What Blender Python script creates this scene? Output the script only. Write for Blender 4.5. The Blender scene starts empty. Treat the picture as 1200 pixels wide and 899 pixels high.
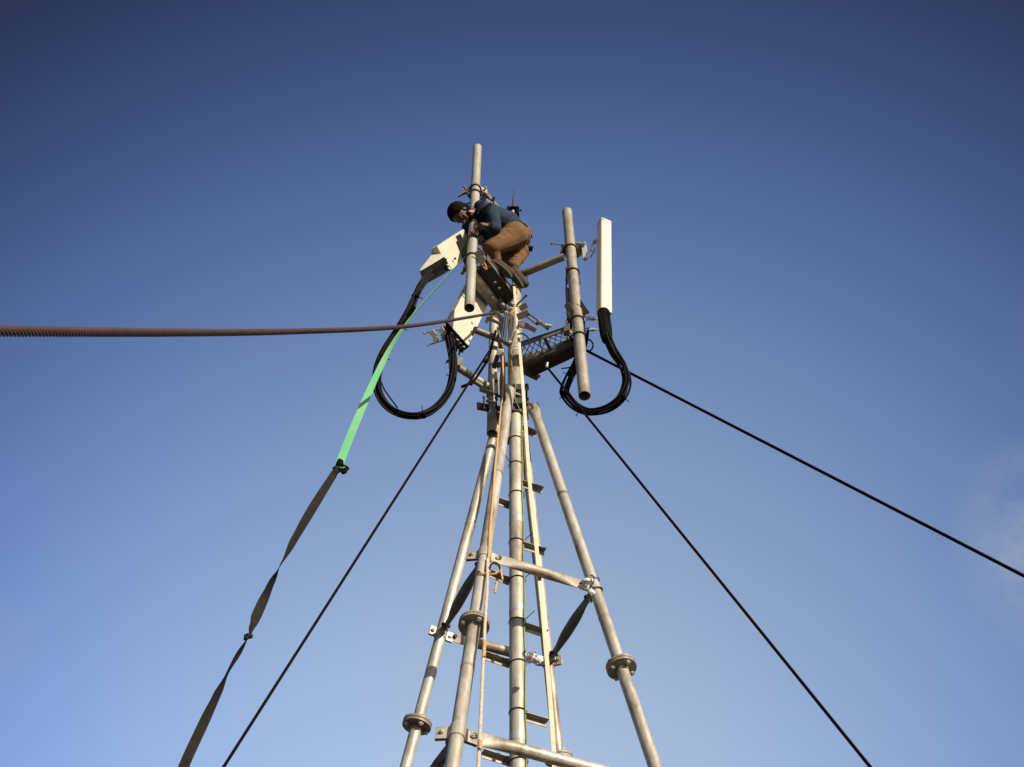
import bpy, bmesh, math, random
from mathutils import Vector, Matrix, Quaternion, noise
random.seed(7)
V = Vector
R_ = math.radians
scn = bpy.context.scene
COL = scn.collection

# ------------------------------------------------------------------ camera
FPX = 1500.0; PITCH = R_(53.0); CAM = V((0, 0, 1.6))
FW = V((0, math.cos(PITCH), math.sin(PITCH))); UP = V((0, -math.sin(PITCH), math.cos(PITCH))); RT = V((1, 0, 0))
cd = bpy.data.cameras.new('camera'); cam = bpy.data.objects.new('camera', cd); COL.objects.link(cam)
cam.location = CAM; cam.rotation_euler = (PITCH + math.pi/2, 0, 0)
cd.sensor_width = 36; cd.lens = 36*FPX/1200; cd.clip_start = .05; cd.clip_end = 3000
scn.camera = cam

# ------------------------------------------------------------------ sun and sky
SUN = V((0.62, -0.70, 0.36)).normalized()
sd = bpy.data.lights.new('sun', 'SUN'); sd.energy = 4.2; sd.angle = R_(.5); sd.color = (1, .88, .70)
so = bpy.data.objects.new('sun', sd); COL.objects.link(so); so.rotation_euler = SUN.to_track_quat('Z', 'Y').to_euler(); so.location = (5, -8, 20)
w = bpy.data.worlds.new('World'); scn.world = w; w.use_nodes = True
nt = w.node_tree; nt.nodes.clear(); N = nt.nodes.new; L = nt.links.new
out = N('ShaderNodeOutputWorld'); bg = N('ShaderNodeBackground'); L(bg.outputs[0], out.inputs[0])
sky = N('ShaderNodeTexSky'); sky.sky_type = 'NISHITA'; sky.sun_disc = False
sky.sun_elevation = math.asin(SUN.z); sky.sun_rotation = math.atan2(SUN.x, SUN.y)
sky.air_density = 1.0; sky.dust_density = 1.4; sky.ozone_density = 1.6
bg.inputs['Strength'].default_value = .10
tc = N('ShaderNodeTexCoord')
# pale evening glow low in the far sky; the dark blue around it also takes in lens vignetting
dt = N('ShaderNodeVectorMath'); dt.operation = 'DOT_PRODUCT'; L(tc.outputs['Generated'], dt.inputs[0]); dt.inputs[1].default_value = (.0128, .8060, .5917)
mr = N('ShaderNodeMapRange'); mr.inputs[1].default_value = .5; mr.inputs[2].default_value = 1.0; L(dt.outputs['Value'], mr.inputs[0])
cr = N('ShaderNodeValToRGB'); L(mr.outputs[0], cr.inputs[0])
SKY_RAMP = [(0, (.62, .60, .66)), (.30, (.45, .43, .52)), (.48, (.27, .25, .37)), (.5592, (.30, .275, .40)), (.6144, (.39, .38, .55)), (.6694, (.53, .533, .755)), (.7246, (.719, .736, .993)), (.7796, (.972, .989, 1.251)), (.8348, (1.313, 1.296, 1.508)), (.8898, (1.769, 1.655, 1.74)), (.945, (2.379, 2.06, 1.923)), (1, (3.15, 2.5, 2.035))]
el = cr.color_ramp.elements
for i, (p, c) in enumerate(SKY_RAMP):
    e = el[1] if i == 1 else (el[0] if i == 0 else el.new(p))
    e.position = p; e.color = (*[k/3.2 for k in c], 1)
ml = N('ShaderNodeVectorMath'); ml.operation = 'MULTIPLY'; L(sky.outputs[0], ml.inputs[0]); L(cr.outputs[0], ml.inputs[1])
ms = N('ShaderNodeVectorMath'); ms.operation = 'SCALE'; ms.inputs['Scale'].default_value = 3.32; L(ml.outputs[0], ms.inputs[0])
# wisps of cloud
def raydir(px, py): return (FW + RT*((px-600)/FPX) + UP*((449.5-py)/FPX)).normalized()
last = ms.outputs[0]
for (px, py, rad, amt) in ((1228, 615, .080, .19), (-15, 760, .05, .06), (1215, 700, .06, .10), (1330, 420, .10, .08)):
    d = raydir(px, py)
    dist = N('ShaderNodeVectorMath'); dist.operation = 'DISTANCE'; L(tc.outputs['Generated'], dist.inputs[0]); dist.inputs[1].default_value = d
    m1 = N('ShaderNodeMapRange'); m1.interpolation_type = 'SMOOTHSTEP'; m1.inputs[1].default_value = rad; m1.inputs[2].default_value = 0; L(dist.outputs['Value'], m1.inputs[0])
    nz = N('ShaderNodeTexNoise'); nz.inputs['Scale'].default_value = 22; nz.inputs['Detail'].default_value = 7; nz.inputs['Roughness'].default_value = .6; L(tc.outputs['Generated'], nz.inputs['Vector'])
    m2 = N('ShaderNodeMapRange'); m2.inputs[1].default_value = .30; m2.inputs[2].default_value = .72; L(nz.outputs[0], m2.inputs[0])
    mm = N('ShaderNodeMath'); mm.operation = 'MULTIPLY'; L(m1.outputs[0], mm.inputs[0]); L(m2.outputs[0], mm.inputs[1])
    m3 = N('ShaderNodeMath'); m3.operation = 'MULTIPLY'; m3.inputs[1].default_value = amt*1.8; L(mm.outputs[0], m3.inputs[0])
    mx = N('ShaderNodeMix'); mx.data_type = 'RGBA'; L(m3.outputs[0], mx.inputs['Factor']); L(last, mx.inputs['A']); mx.inputs['B'].default_value = (4.5, 4.4, 4.5, 1)
    last = mx.outputs['Result']
L(last, bg.inputs['Color'])
scn.view_settings.view_transform = 'Standard'; scn.view_settings.look = 'None'; scn.view_settings.exposure = 0.50; scn.view_settings.gamma = 1
scn.render.engine = 'CYCLES'

# ------------------------------------------------------------------ helpers
def ray(px, py): return FW + RT*((px-600)/FPX) + UP*((449.5-py)/FPX)
def atY(px, py, y): d = ray(px, py); return CAM + d*(y/d.y)
def atz(px, py, z): d = ray(px, py); return CAM + d*((z-CAM.z)/d.z)
def atw(px, py, wd): return CAM + ray(px, py)*wd
def idir(a, b, c=0): return (RT*a - UP*b + FW*c).normalized()

def spline(pts, n=8):
    P = [V(p) for p in pts]; P = [P[0]*2-P[1]] + P + [P[-1]*2-P[-2]]; o = []
    for i in range(1, len(P)-2):
        for k in range(n):
            t = k/n; a, b, c, d = P[i-1], P[i], P[i+1], P[i+2]
            o.append(.5*((2*b) + (c-a)*t + (2*a-5*b+4*c-d)*t*t + (3*b-a-3*c+d)*t**3))
    o.append(P[-2]); return o
def frames(pts, hint=None):
    T = []
    for i in range(len(pts)):
        a = pts[max(i-1, 0)]; b = pts[min(i+1, len(pts)-1)]; T.append((b-a).normalized())
    h = hint or (V((0, 0, 1)) if abs(T[0].z) < .9 else V((1, 0, 0)))
    A = []; a = (h - T[0]*h.dot(T[0])).normalized()
    for t in T:
        a = (a - t*a.dot(t)).normalized(); A.append(a)
    return T, A, [t.cross(a) for t, a in zip(T, A)]
def tube(bm, pts, r, seg=10, caps=True, rb=None, hint=None):
    """round or elliptical tube along pts, r and rb numbers or lists"""
    pts = [V(p) for p in pts]; n = len(pts)
    ra = r if isinstance(r, (list, tuple)) else [r]*n
    rb = ra if rb is None else (rb if isinstance(rb, (list, tuple)) else [rb]*n)
    T, A, B = frames(pts, hint); rings = []
    for i, p in enumerate(pts):
        rings.append([bm.verts.new(p + A[i]*ra[i]*math.cos(2*math.pi*k/seg) + B[i]*rb[i]*math.sin(2*math.pi*k/seg)) for k in range(seg)])
    for i in range(n-1):
        for k in range(seg):
            bm.faces.new((rings[i][k], rings[i][(k+1) % seg], rings[i+1][(k+1) % seg], rings[i+1][k]))
    if caps:
        bm.faces.new(rings[0][::-1]); bm.faces.new(rings[-1])
def pipe(bm, p0, p1, r, t=.006, seg=28, bend=0):
    """hollow pipe with open ends"""
    p0, p1 = V(p0), V(p1); n = max(2, int((p1-p0).length/.4))
    T, A, B = frames([p0, p1]); d = (p1-p0); a, b = A[0], B[0]
    def ring(p, rr): return [bm.verts.new(p + a*rr*math.cos(2*math.pi*k/seg) + b*rr*math.sin(2*math.pi*k/seg)) for k in range(seg)]
    R = [ring(p1, r-t)] if False else []
    dd = d.normalized()*min(.35, d.length*.45)
    R = [ring(p0+dd, r-t), ring(p0, r-t)] + [ring(p0+d*(i/n), r) for i in range(n+1)] + [ring(p1, r-t), ring(p1-dd, r-t)]
    for i in range(len(R)-1):
        for k in range(seg):
            bm.faces.new((R[i][k], R[i][(k+1) % seg], R[i+1][(k+1) % seg], R[i+1][k]))
    bm.faces.new(R[0][::-1]); bm.faces.new(R[-1])
def box(bm, c, ax, ay, az):
    """box from centre and three half-extent vectors"""
    c = V(c); v = [bm.verts.new(c + ax*i + ay*j + az*k) for i in (-1, 1) for j in (-1, 1) for k in (-1, 1)]
    for f in ((0,1,3,2), (4,6,7,5), (0,4,5,1), (2,3,7,6), (0,2,6,4), (1,5,7,3)): bm.faces.new([v[i] for i in f])
def basis(d, hint=V((0, 0, 1))):
    d = V(d).normalized()
    if abs(d.dot(hint)) > .98: hint = V((1, 0, 0))
    a = (hint - d*hint.dot(d)).normalized(); return d, a, d.cross(a)
def bar(bm, p0, p1, w, h, hint=V((0, 0, 1))):
    """rectangular bar: h along hint, w across"""
    p0, p1 = V(p0), V(p1); d, a, b = basis(p1-p0, hint); box(bm, (p0+p1)/2, d*((p1-p0).length/2), b*(w/2), a*(h/2))
def angle_bar(bm, p0, p1, w, h, t=.006, hint=V((0, 0, 1)), flip=1):
    """L profile: top plate w wide, web h high"""
    p0, p1 = V(p0), V(p1); d, a, b = basis(p1-p0, hint); c = (p0+p1)/2; l = (p1-p0).length/2
    box(bm, c, d*l, b*(w/2), a*(t/2)); box(bm, c + b*flip*(w/2-t/2) - a*(h/2+t/2+.0005), d*l, b*(t/2), a*(h/2))
def disc(bm, c, n, r, h, seg=28, hole=0):
    d, a, b = basis(n); n_ = [(-.5, r-.003), (-.42, r), (.42, r), (.5, r-.003)]
    tube(bm, [V(c)+d*(h*k) for k, _ in n_], [q for _, q in n_], seg)
def bolt(bm, c, n, r, ln, head=True):
    d = V(n).normalized(); c = V(c)
    tube(bm, [c-d*ln/2, c+d*ln/2], r, 8)
    if head:
        for s in (-1, 1): tube(bm, [c+d*s*(ln/2-.018), c+d*s*(ln/2-.006)], r*1.9, 6)
def sphere(bm, c, r, sub=2, sc=(1, 1, 1), rot=None):
    m = Matrix.Translation(V(c)) @ (rot.to_matrix().to_4x4() if rot else Matrix()) @ Matrix.Diagonal((*[r*s for s in sc], 1))
    bmesh.ops.create_icosphere(bm, subdivisions=sub, radius=1, matrix=m)

ROOT = {}
def pieces(bm, gap=.004):
    """groups of islands that touch one another"""
    bm.verts.ensure_lookup_table(); bm.verts.index_update(); seen = [-1]*len(bm.verts); boxes = []; n = 0
    for v in bm.verts:
        if seen[v.index] >= 0: continue
        st = [v]; seen[v.index] = n; lo = V(v.co); hi = V(v.co)
        while st:
            q = st.pop()
            for i in range(3): lo[i] = min(lo[i], q.co[i]); hi[i] = max(hi[i], q.co[i])
            for e in q.link_edges:
                o = e.other_vert(q)
                if seen[o.index] < 0: seen[o.index] = n; st.append(o)
        boxes.append((lo, hi)); n += 1
    g = list(range(n))
    def find(i):
        while g[i] != i: i = g[i]
        return i
    if n > 80: return 1, None
    for i in range(n):
        for j in range(i):
            if all(boxes[i][0][k]-gap <= boxes[j][1][k] and boxes[j][0][k]-gap <= boxes[i][1][k] for k in range(3)): g[find(i)] = find(j)
    roots = sorted({find(i) for i in range(n)}); m = {r: k for k, r in enumerate(roots)}
    return len(roots), [m[find(x)] for x in seen]
def obj(name, bm, mat, parent=None, label=None, bevel=0, ang=47, fix=True):
    if parent is not None and fix and not SPLITTING[0]:
        n, ids = pieces(bm)
        if 1 < n <= 14:
            SPLITTING[0] = True; first = None
            for k in range(n):
                b2 = bm.copy(); b2.verts.ensure_lookup_table()
                bmesh.ops.delete(b2, geom=[v for v, i in zip(b2.verts[:], ids) if i != k], context='VERTS')
                o = obj(name, b2, mat, parent, label, bevel, ang, fix); first = first or o
            SPLITTING[0] = False; bm.free(); return first
    return obj1(name, bm, mat, parent, label, bevel, ang, fix)
SPLITTING = [False]
def obj1(name, bm, mat, parent=None, label=None, bevel=0, ang=47, fix=True):
    """link bm (world coordinates) as one mesh object; origin at its root's base"""
    root = parent
    while root is not None and root.parent is not None: root = root.parent
    off = ROOT[root.name] if root is not None else V((0, 0, 0))
    if root is None:
        zs = [v.co.copy() for v in bm.verts]; off = V((sum(z.x for z in zs)/len(zs), sum(z.y for z in zs)/len(zs), min(z.z for z in zs)))
    bmesh.ops.translate(bm, vec=-off, verts=bm.verts[:])
    if fix: bmesh.ops.recalc_face_normals(bm, faces=bm.faces[:])
    lim = R_(ang)
    for f in bm.faces: f.smooth = True
    for e in bm.edges:
        if len(e.link_faces) == 2 and e.calc_face_angle(0) > lim: e.smooth = False
    me = bpy.data.meshes.new(name); bm.to_mesh(me); bm.free()
    me.materials.append(mat); o = bpy.data.objects.new(name, me); COL.objects.link(o)
    if parent is not None: o.parent = parent
    else: o.location = off; ROOT[o.name] = off
    if label: o['label'] = label
    if bevel:
        b = o.modifiers.new('bevel', 'BEVEL'); b.width = bevel; b.segments = 2; b.limit_method = 'ANGLE'; b.angle_limit = R_(40)
    return o
def tag(o, label, cat, group=None, kind=None):
    if label: o['label'] = label
    if cat: o['category'] = cat
    if group: o['group'] = group
    if kind: o['kind'] = kind
    return o
def thing(name, loc, label, cat, group=None):
    o = bpy.data.objects.new(name, None); COL.objects.link(o); o.location = loc; o.empty_display_size = .1
    ROOT[o.name] = V(loc); return tag(o, label, cat, group)
NB = bmesh.new

# ------------------------------------------------------------------ materials
def mat(name, col, rough=.6, metal=0, col2=None, scale=8, stretch=(1, 1, 1), bump=0, bscale=None, stain=None, stain_amt=.5, stain_scale=3, trans=0, spec=None, streak=None):
    m = bpy.data.materials.new(name); m.use_nodes = True; t = m.node_tree; b = t.nodes['Principled BSDF']; n = t.nodes.new; l = t.links.new
    b.inputs['Roughness'].default_value = rough; b.inputs['Metallic'].default_value = metal
    if spec is not None: b.inputs['Specular IOR Level'].default_value = spec
    co = n('ShaderNodeTexCoord'); mp = n('ShaderNodeMapping'); mp.inputs['Scale'].default_value = stretch; l(co.outputs['Object'], mp.inputs[0])
    src = None
    a = n('ShaderNodeTexNoise'); a.inputs['Scale'].default_value = scale; a.inputs['Detail'].default_value = 8; a.inputs['Roughness'].default_value = .65; l(mp.outputs[0], a.inputs['Vector'])
    r = n('ShaderNodeMapRange'); r.inputs[1].default_value = .34; r.inputs[2].default_value = .66; l(a.outputs[0], r.inputs[0])
    mx = n('ShaderNodeMix'); mx.data_type = 'RGBA'; l(r.outputs[0], mx.inputs['Factor']); mx.inputs['A'].default_value = (*col, 1); mx.inputs['B'].default_value = (*(col2 or [c*.82 for c in col]), 1)
    src = mx.outputs['Result']
    if stain:
        s = n('ShaderNodeTexNoise'); s.inputs['Scale'].default_value = stain_scale; s.inputs['Detail'].default_value = 10; s.inputs['Roughness'].default_value = .72
        l(mp.outputs[0], s.inputs['Vector'])
        q = n('ShaderNodeMapRange'); q.inputs[1].default_value = .50; q.inputs[2].default_value = .66; q.inputs[4].default_value = stain_amt; l(s.outputs[0], q.inputs[0])
        m2 = n('ShaderNodeMix'); m2.data_type = 'RGBA'; l(q.outputs[0], m2.inputs['Factor']); l(src, m2.inputs['A']); m2.inputs['B'].default_value = (*stain, 1); src = m2.outputs['Result']
    l(src, b.inputs['Base Color'])
    r2 = n('ShaderNodeMapRange'); r2.inputs[3].default_value = max(0, rough-.1); r2.inputs[4].default_value = min(1, rough+.12); l(a.outputs[0], r2.inputs[0]); l(r2.outputs[0], b.inputs['Roughness'])
    if bump:
        bt = n('ShaderNodeTexNoise'); bt.inputs['Scale'].default_value = bscale or scale*6; bt.inputs['Detail'].default_value = 4; l(co.outputs['Object'], bt.inputs['Vector'])
        bp = n('ShaderNodeBump'); bp.inputs['Strength'].default_value = bump; bp.inputs['Distance'].default_value = .004; l(bt.outputs[0], bp.inputs['Height']); l(bp.outputs[0], b.inputs['Normal'])
    if trans:
        b.inputs['Transmission Weight'].default_value = 0
        td = n('ShaderNodeBsdfTranslucent'); l(src, td.inputs[0]); ad = n('ShaderNodeMixShader'); ad.inputs[0].default_value = trans
        l(b.outputs[0], ad.inputs[1]); l(td.outputs[0], ad.inputs[2]); l(ad.outputs[0], t.nodes['Material Output'].inputs[0])
    return m
galv = mat('galvanised_steel', (.55, .515, .435), .46, .22, (.30, .275, .225), 11, (1, 1, .30), .3, 60, (.15, .10, .06), .85, 4.6)
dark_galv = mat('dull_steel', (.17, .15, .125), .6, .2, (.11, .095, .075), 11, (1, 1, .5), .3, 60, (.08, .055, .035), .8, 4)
galv_pole = mat('pole_steel', (.42, .41, .355), .5, .18, (.30, .29, .245), 9, (1, 1, .4), .3, 60, (.18, .13, .08), .6, 4)
galv_old = mat('weathered_steel', (.38, .345, .28), .55, .2, (.24, .21, .165), 11, (1, 1, .5), .3, 60, (.15, .09, .05), .8, 4)
galv_new = mat('bright_steel', (.56, .55, .52), .42, .45, (.44, .43, .41), 14, (1, 1, 1), .15, 80)
dark_iron = mat('dark_iron', (.085, .075, .065), .6, .3, (.05, .045, .04), 20, bump=.2)
deck_black = mat('black_deck', (.020, .017, .014), .8, 0, (.035, .028, .02), 9, bump=.5)  # near-black colour with brown mottling, for deck plate and under beam
frame_steel = mat('frame_steel', (.22, .20, .16), .55, .3, (.14, .12, .095), 12, bump=.25, stain=(.10, .06, .035), stain_amt=.7)
black_pl = mat('black_plastic', (.007, .007, .007), .65, 0, (.010, .010, .010), 14, bump=.1, spec=.02)
cable_m = mat('cable_jacket', (.006, .006, .007), .62, 0, (.009, .009, .009), 30, spec=.12)
radome = mat('radome', (.57, .55, .45), .45, 0, (.51, .49, .395), 5, bump=.05, stain=(.40, .36, .27), stain_amt=.4, stain_scale=5)
rope_rust = mat('wire_rope_steel', (.070, .027, .021), .7, .1, (.036, .018, .016), 25, bump=.4, bscale=300)
guy_m = mat('guy_steel', (.006, .004, .005), .8, 0, (.010, .006, .007), 6, spec=.03)
cream_m = mat('cream_webbing', (.72, .62, .46), .85, 0, (.60, .50, .35), 18, bump=.3, bscale=200)
white_rope = mat('white_rope', (.60, .54, .44), .9, 0, (.46, .39, .30), 60, bump=.5, bscale=300)
gold_rope = mat('orange_rope', (.60, .40, .16), .85, 0, (.50, .28, .09), 50, bump=.5, bscale=300)
green_m = mat('green_webbing', (.12, .47, .24), .8, 0, (.17, .46, .22), 5, bump=.08, bscale=250, stain=(.32, .46, .20), stain_amt=.5, stain_scale=5, trans=.25)
grey_web = mat('grey_webbing', (.013, .0115, .0105), .95, 0, (.022, .019, .0165), 14, bump=.08, bscale=250, spec=.15)
green_cable = mat('green_yellow_cable', (.14, .22, .04), .6, 0, (.26, .28, .07), 10)
white_wrap = mat('white_wrap', (.80, .80, .80), .35, .1, (.70, .70, .72), 30, bump=.5, bscale=60)
blue_cable = mat('grey_blue_cable', (.035, .048, .055), .7, 0, (.055, .065, .07), 20)
skin_m = mat('skin', (.115, .044, .027), .5, 0, (.085, .032, .020), 25, bump=.1, bscale=150)
hair_m = mat('hair', (.004, .0035, .003), .9, 0, (.008, .006, .005), 80, bump=.9, bscale=180, spec=.1)
jacket_m = mat('jacket_cloth', (.016, .030, .058), .9, 0, (.026, .042, .072), 12, bump=.4, bscale=70, spec=.2)
jacket_dark = mat('jacket_trim', (.006, .007, .010), .9, 0, (.010, .011, .015), 14, bump=.3, bscale=60, spec=.15)
trouser_m = mat('trouser_cloth', (.168, .086, .030), .9, 0, (.125, .064, .022), 10, bump=.3, bscale=70)
shoe_m = mat('shoe_leather', (.055, .033, .018), .8, 0, (.035, .022, .012), 25, bump=.3)
sole_m = mat('shoe_sole', (.04, .03, .022), .8, 0, (.06, .045, .03), 25, bump=.3)
eye_m = mat('eye_shaded', (.07, .055, .045), .4)  # whites of the eyes coloured dark, the face's shade put into them
shirt_m = mat('white_cloth', (.75, .74, .70), .8)
red_cloth = mat('red_cloth', (.24, .03, .025), .85)
ground_m = mat('dark_soil', (.085, .066, .048), .95, 0, (.055, .043, .033), 1.2, bump=.8, bscale=9)
concrete = mat('concrete', (.34, .32, .29), .9, 0, (.26, .24, .22), 5, bump=.4, bscale=40)

# ------------------------------------------------------------------ ground
bm = NB(); bmesh.ops.create_grid(bm, x_segments=60, y_segments=60, size=600)
for v in bm.verts: v.co.z = noise.noise(v.co*.02)*1.2*min(1, max(0, (v.co.length-30)/80))
g = obj('ground', bm, ground_m, fix=False); tag(g, 'dark dry soil around the foot of the tower', None, kind='structure')

# ------------------------------------------------------------------ tower
MX, MY = .030, 7.0
def mpt(z, dx=0, dy=0): return V((MX+dx, MY+dy, z))
def mast_z(py): d = ray(604, py); return CAM.z + d.z/d.y*MY
tower = thing('antenna_tower', (MX, MY, 0), 'tall galvanised pipe tower with a central mast and four splayed legs', 'tower')
LOWX = .0145
def mc(z): return V((MX + .012*(11-z)/5, MY, z))        # mast leans a hair
zc = mast_z(487)
bm = NB(); pipe(bm, mc(0), mc(zc), .0575, .006, 36)
mast = obj('mast_pipe', bm, galv, tower)
zu0, zu1 = mast_z(472), mast_z(340)
bm = NB(); pipe(bm, mc(zu0), mc(zu1), .068, .006, 36)
upper = obj('upper_mast_pipe', bm, galv_old, tower, 'upper mast pipe of weathered olive grey steel')
bm = NB(); tube(bm, [mc(zc-.02), mc(zu0+.02)], .046, 24); disc(bm, mc(zu0+.01), V((0,0,1)), .088, .016); disc(bm, mc(zc-.012), V((0,0,1)), .075, .014)
for k in range(6):
    a = k*math.pi/3+.3; bolt(bm, mc((zu0+zc)/2)+V((math.cos(a), math.sin(a), 0))*.066, V((0,0,1)), .007, (zu0-zc)+.05)
obj('mast_coupling', bm, dark_iron, mast)
for py, rr in ((407, .0705), (411.5, .0705), (415.5, .0705), (465, .0725)):
    bm = NB(); z = mast_z(py); tube(bm, [mc(z-.013), mc(z+.013)], rr, 32); bolt(bm, mc(z)+V((.05, -.066, 0)), V((1, 0, 0)), .006, .05); obj('band', bm, galv_new, upper)
for py in (612, 716, 866):
    bm = NB(); z = mast_z(py); tube(bm, [mc(z-.035), mc(z+.035)], .0592, 32); obj('weld_collar', bm, galv_new, mast)
# climbing steps
for (xa, ya, xb, yb, dy) in ((581, 509, 598, 516, .03), (578, 583, 598, 591, .03), (575, 670, 598, 680, .03), (569, 766, 598, 776, .03), (566, 880, 600, 891, .03),
                             (612, 500, 629, 508, .03), (612, 565, 636, 573, .03), (612, 637, 639, 645, .03), (614, 732, 641, 741, .03), (615, 837, 642, 845, .03)):
    z = mast_z((ya+yb)/2)
    p0 = atz(xa, ya, z); p1 = atz(xb, yb, z)
    bm = NB(); angle_bar(bm, p0, p1, .052, .034, .006, flip=1 if basis(p1-p0)[2].y > 0 else -1); obj('step', bm, galv_old, mast, bevel=.0015)

# legs, four directions, one slope
LD = {'front': V((-.3656, -.9308, 0)), 'left': V((-.9137, .4064, 0)), 'right': V((.9225, -.3861, 0)), 'rear': V((.3998, .9166, 0))}
def lp(k, z, extra=0): return mc(10.5)*1 + V((0, 0, z-10.5)) + LD[k]*(.16 + .19*(10.5-z) + extra)
tops = {'front': 10.62, 'left': 10.50, 'right': 10.42, 'rear': 10.45}
LR = {'front': .0445, 'left': .0415, 'right': .0425, 'rear': .040}
legs = {}
for k in LD:
    u = (lp(k, 10)-lp(k, 0)).normalized()
    bm = NB(); zf = 7.33
    if k in ('right',):   # flattened, bolted head
        pipe(bm, lp(k, 0), lp(k, tops[k]-.12), LR[k], .005, 26)
        tube(bm, [lp(k, tops[k]-.13), lp(k, tops[k]-.06), lp(k, tops[k]), lp(k, tops[k]+.07)], [LR[k]*1.001, LR[k]*1.15, LR[k]*1.3, LR[k]*1.28], 24, rb=[LR[k]*1.001, LR[k]*.8, LR[k]*.4, .008], hint=LD[k])
    else: pipe(bm, lp(k, 0), lp(k, tops[k]), LR[k], .005, 26)
    leg = obj('leg', bm, galv, tower); legs[k] = leg
    bm = NB(); c = lp(k, zf)
    disc(bm, c+u*.012, u, .103, .020); disc(bm, c-u*.012, u, .103, .020)
    d, a, b = basis(u)
    for j in range(4):
        t = j*math.pi/2+.5; b3 = NB(); bolt(b3, c + (a*math.cos(t)+b*math.sin(t))*.078, u, .0095, .092); obj('flange_bolt', b3, galv_new, leg)
    tube(bm, [c+u*.022, c+u*.040], LR[k]+.006, 26); tube(bm, [c-u*.040, c-u*.022], LR[k]+.006, 26)
    obj('flange', bm, galv_old, leg)
    bm = NB(); z = 9.2; tube(bm, [lp(k, z-.015), lp(k, z+.015)], LR[k]+.0015, 26); z = 7.8 if k == 'right' else 6.9
    tube(bm, [lp(k, z-.012), lp(k, z+.012)], LR[k]+.0015, 26); obj('weld_seam', bm, galv_old, leg)
    bm = NB(); box(bm, lp(k, 0)+V((0, 0, .02)), V((.16, 0, 0)), V((0, .16, 0)), V((0, 0, .02)))
    for sx in (-1, 1):
        for sy in (-1, 1): bolt(bm, lp(k, 0)+V((sx*.12, sy*.12, .06)), V((0, 0, 1)), .012, .12)
    obj('base_plate', bm, galv_old, leg, bevel=.004)
# foot blocks of concrete
for k, ww in (('front', 'nearest to the camera'), ('left', 'left of the mast'), ('right', 'right of the mast'), ('rear', 'behind the mast')):
    p = lp(k, 0); bm = NB(); box(bm, V((p.x, p.y, -.20)), V((.35, 0, 0)), V((0, .35, 0)), V((0, 0, .199)))
    o = obj('footing', bm, concrete, bevel=.02); tag(o, 'square concrete footing under the tower leg '+ww, 'footing', 'concrete footings under the tower legs')

def leg_clamp(k, z, dirs, parent, h=.10, ear=.075, m=galv_new):
    """strap wrapped round a leg with two pairs of bolted ears"""
    u = (lp(k, 10)-lp(k, 0)).normalized(); c = lp(k, z); r = LR[k]
    bm = NB(); tube(bm, [c-u*h/2, c+u*h/2], r+.006, 28)
    for d in dirs:
        d = (d-u*d.dot(u)).normalized(); s = u.cross(d)
        for q in (-1, 1):
            cc = c + d*(r+ear/2+.001) + s*q*.008
            box(bm, cc, d*(ear/2), u*(h/2), s*.003)
        bolt(bm, c + d*(r+ear*.55), s, .0085, .062)
    return obj('leg_clamp', bm, m, parent, bevel=.002)
def brace(p0, p1, r, face, mt=galv, flat=.16):
    """pipe with hammered flat ends"""
    p0, p1 = V(p0), V(p1); L_ = (p1-p0).length; ts = [0, .05/L_, .09/L_, .15/L_, .24/L_, .30/L_]
    ts = ts + [.5] + [1-t for t in ts[::-1]]
    ra = [r*flat, r*flat, r*.25, r*.6, r*.93, r]; rb = [r*1.25, r*1.3, r*1.32, r*1.22, r*1.05, r]
    bm = NB(); tube(bm, [p0.lerp(p1, t) for t in ts], ra+[r]+ra[::-1], 24, rb=rb+[r]+rb[::-1], hint=face)
    return obj('brace', bm, mt, tower)
order = ['front', 'right', 'rear', 'left']
for z, dz in ((8.11, 0), (6.33, 0), (4.5, 0), (2.6, 0)):
    for i, k in enumerate(order):
        k2 = order[(i+1) % 4]; kp = order[i-1]; c = lp(k, z)
        leg_clamp(k, z, [(lp(k2, z)-c).normalized(), (lp(kp, z)-c).normalized()] + {'front': [V((-.96, .12, 0))], 'left': [V((-.9, -.35, 0))], 'right': [], 'rear': [V((.95, -.2, 0))]}[k], legs[k], ear=.085 if k == 'front' else (.05 if k == 'left' else .065), h=.10 if k == 'front' else .08, m=galv)
    for i, k in enumerate(order):
        k2 = order[(i+1) % 4]; a, b = lp(k, z), lp(k2, z); d = (b-a).normalized()
        face = d.cross(V((0, 0, 1)))
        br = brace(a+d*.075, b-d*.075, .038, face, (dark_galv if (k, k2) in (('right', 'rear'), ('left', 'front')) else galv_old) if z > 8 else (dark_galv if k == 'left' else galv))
        bm = NB(); bolt(bm, a+d*.105, face, .0095, .07); bolt(bm, b-d*.105, face, .0095, .07); obj('brace_bolt', bm, dark_iron, br)

# stub pipe and leg heads round the mast
bm = NB(); pa = atY(577.5, 508, 7.02); pb = atY(578.5, 366, 7.02); pb.x = pa.x = (pa.x+pb.x)/2
pipe(bm, pa, pb, .047, .006, 26); stub = obj('stub_pipe', bm, galv, tower, 'short vertical pipe left of the mast above the left leg')
bm = NB()
for z in (10.52, 10.72):
    box(bm, mc(z)+V((-.11, .0, 0)), V((.15, 0, 0)), V((0, .006, 0)), V((0, 0, .035)))
    for s in (-1, 1):
        box(bm, mc(z)+V((0, s*.088, 0)), V((.12, 0, 0)), V((0, .006, 0)), V((0, 0, .04)))
        bolt(bm, mc(z)+V((.10, 0, 0)), V((0, 1, 0)), .009, .25)
        bolt(bm, mc(z)+V((-.17, s*.02, 0)), V((0, 1, 0)), .009, .30)
obj('head_clamp', bm, dark_iron, tower, bevel=.002)
bm = NB(); c = atw(570, 459, 11.3)
box(bm, c, idir(1, .35)*.065, idir(0, 1)*.02, FW*.03); box(bm, atw(566, 477, 11.2), idir(1, .2)*.055, idir(0, 1)*.035, FW*.02)
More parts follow.
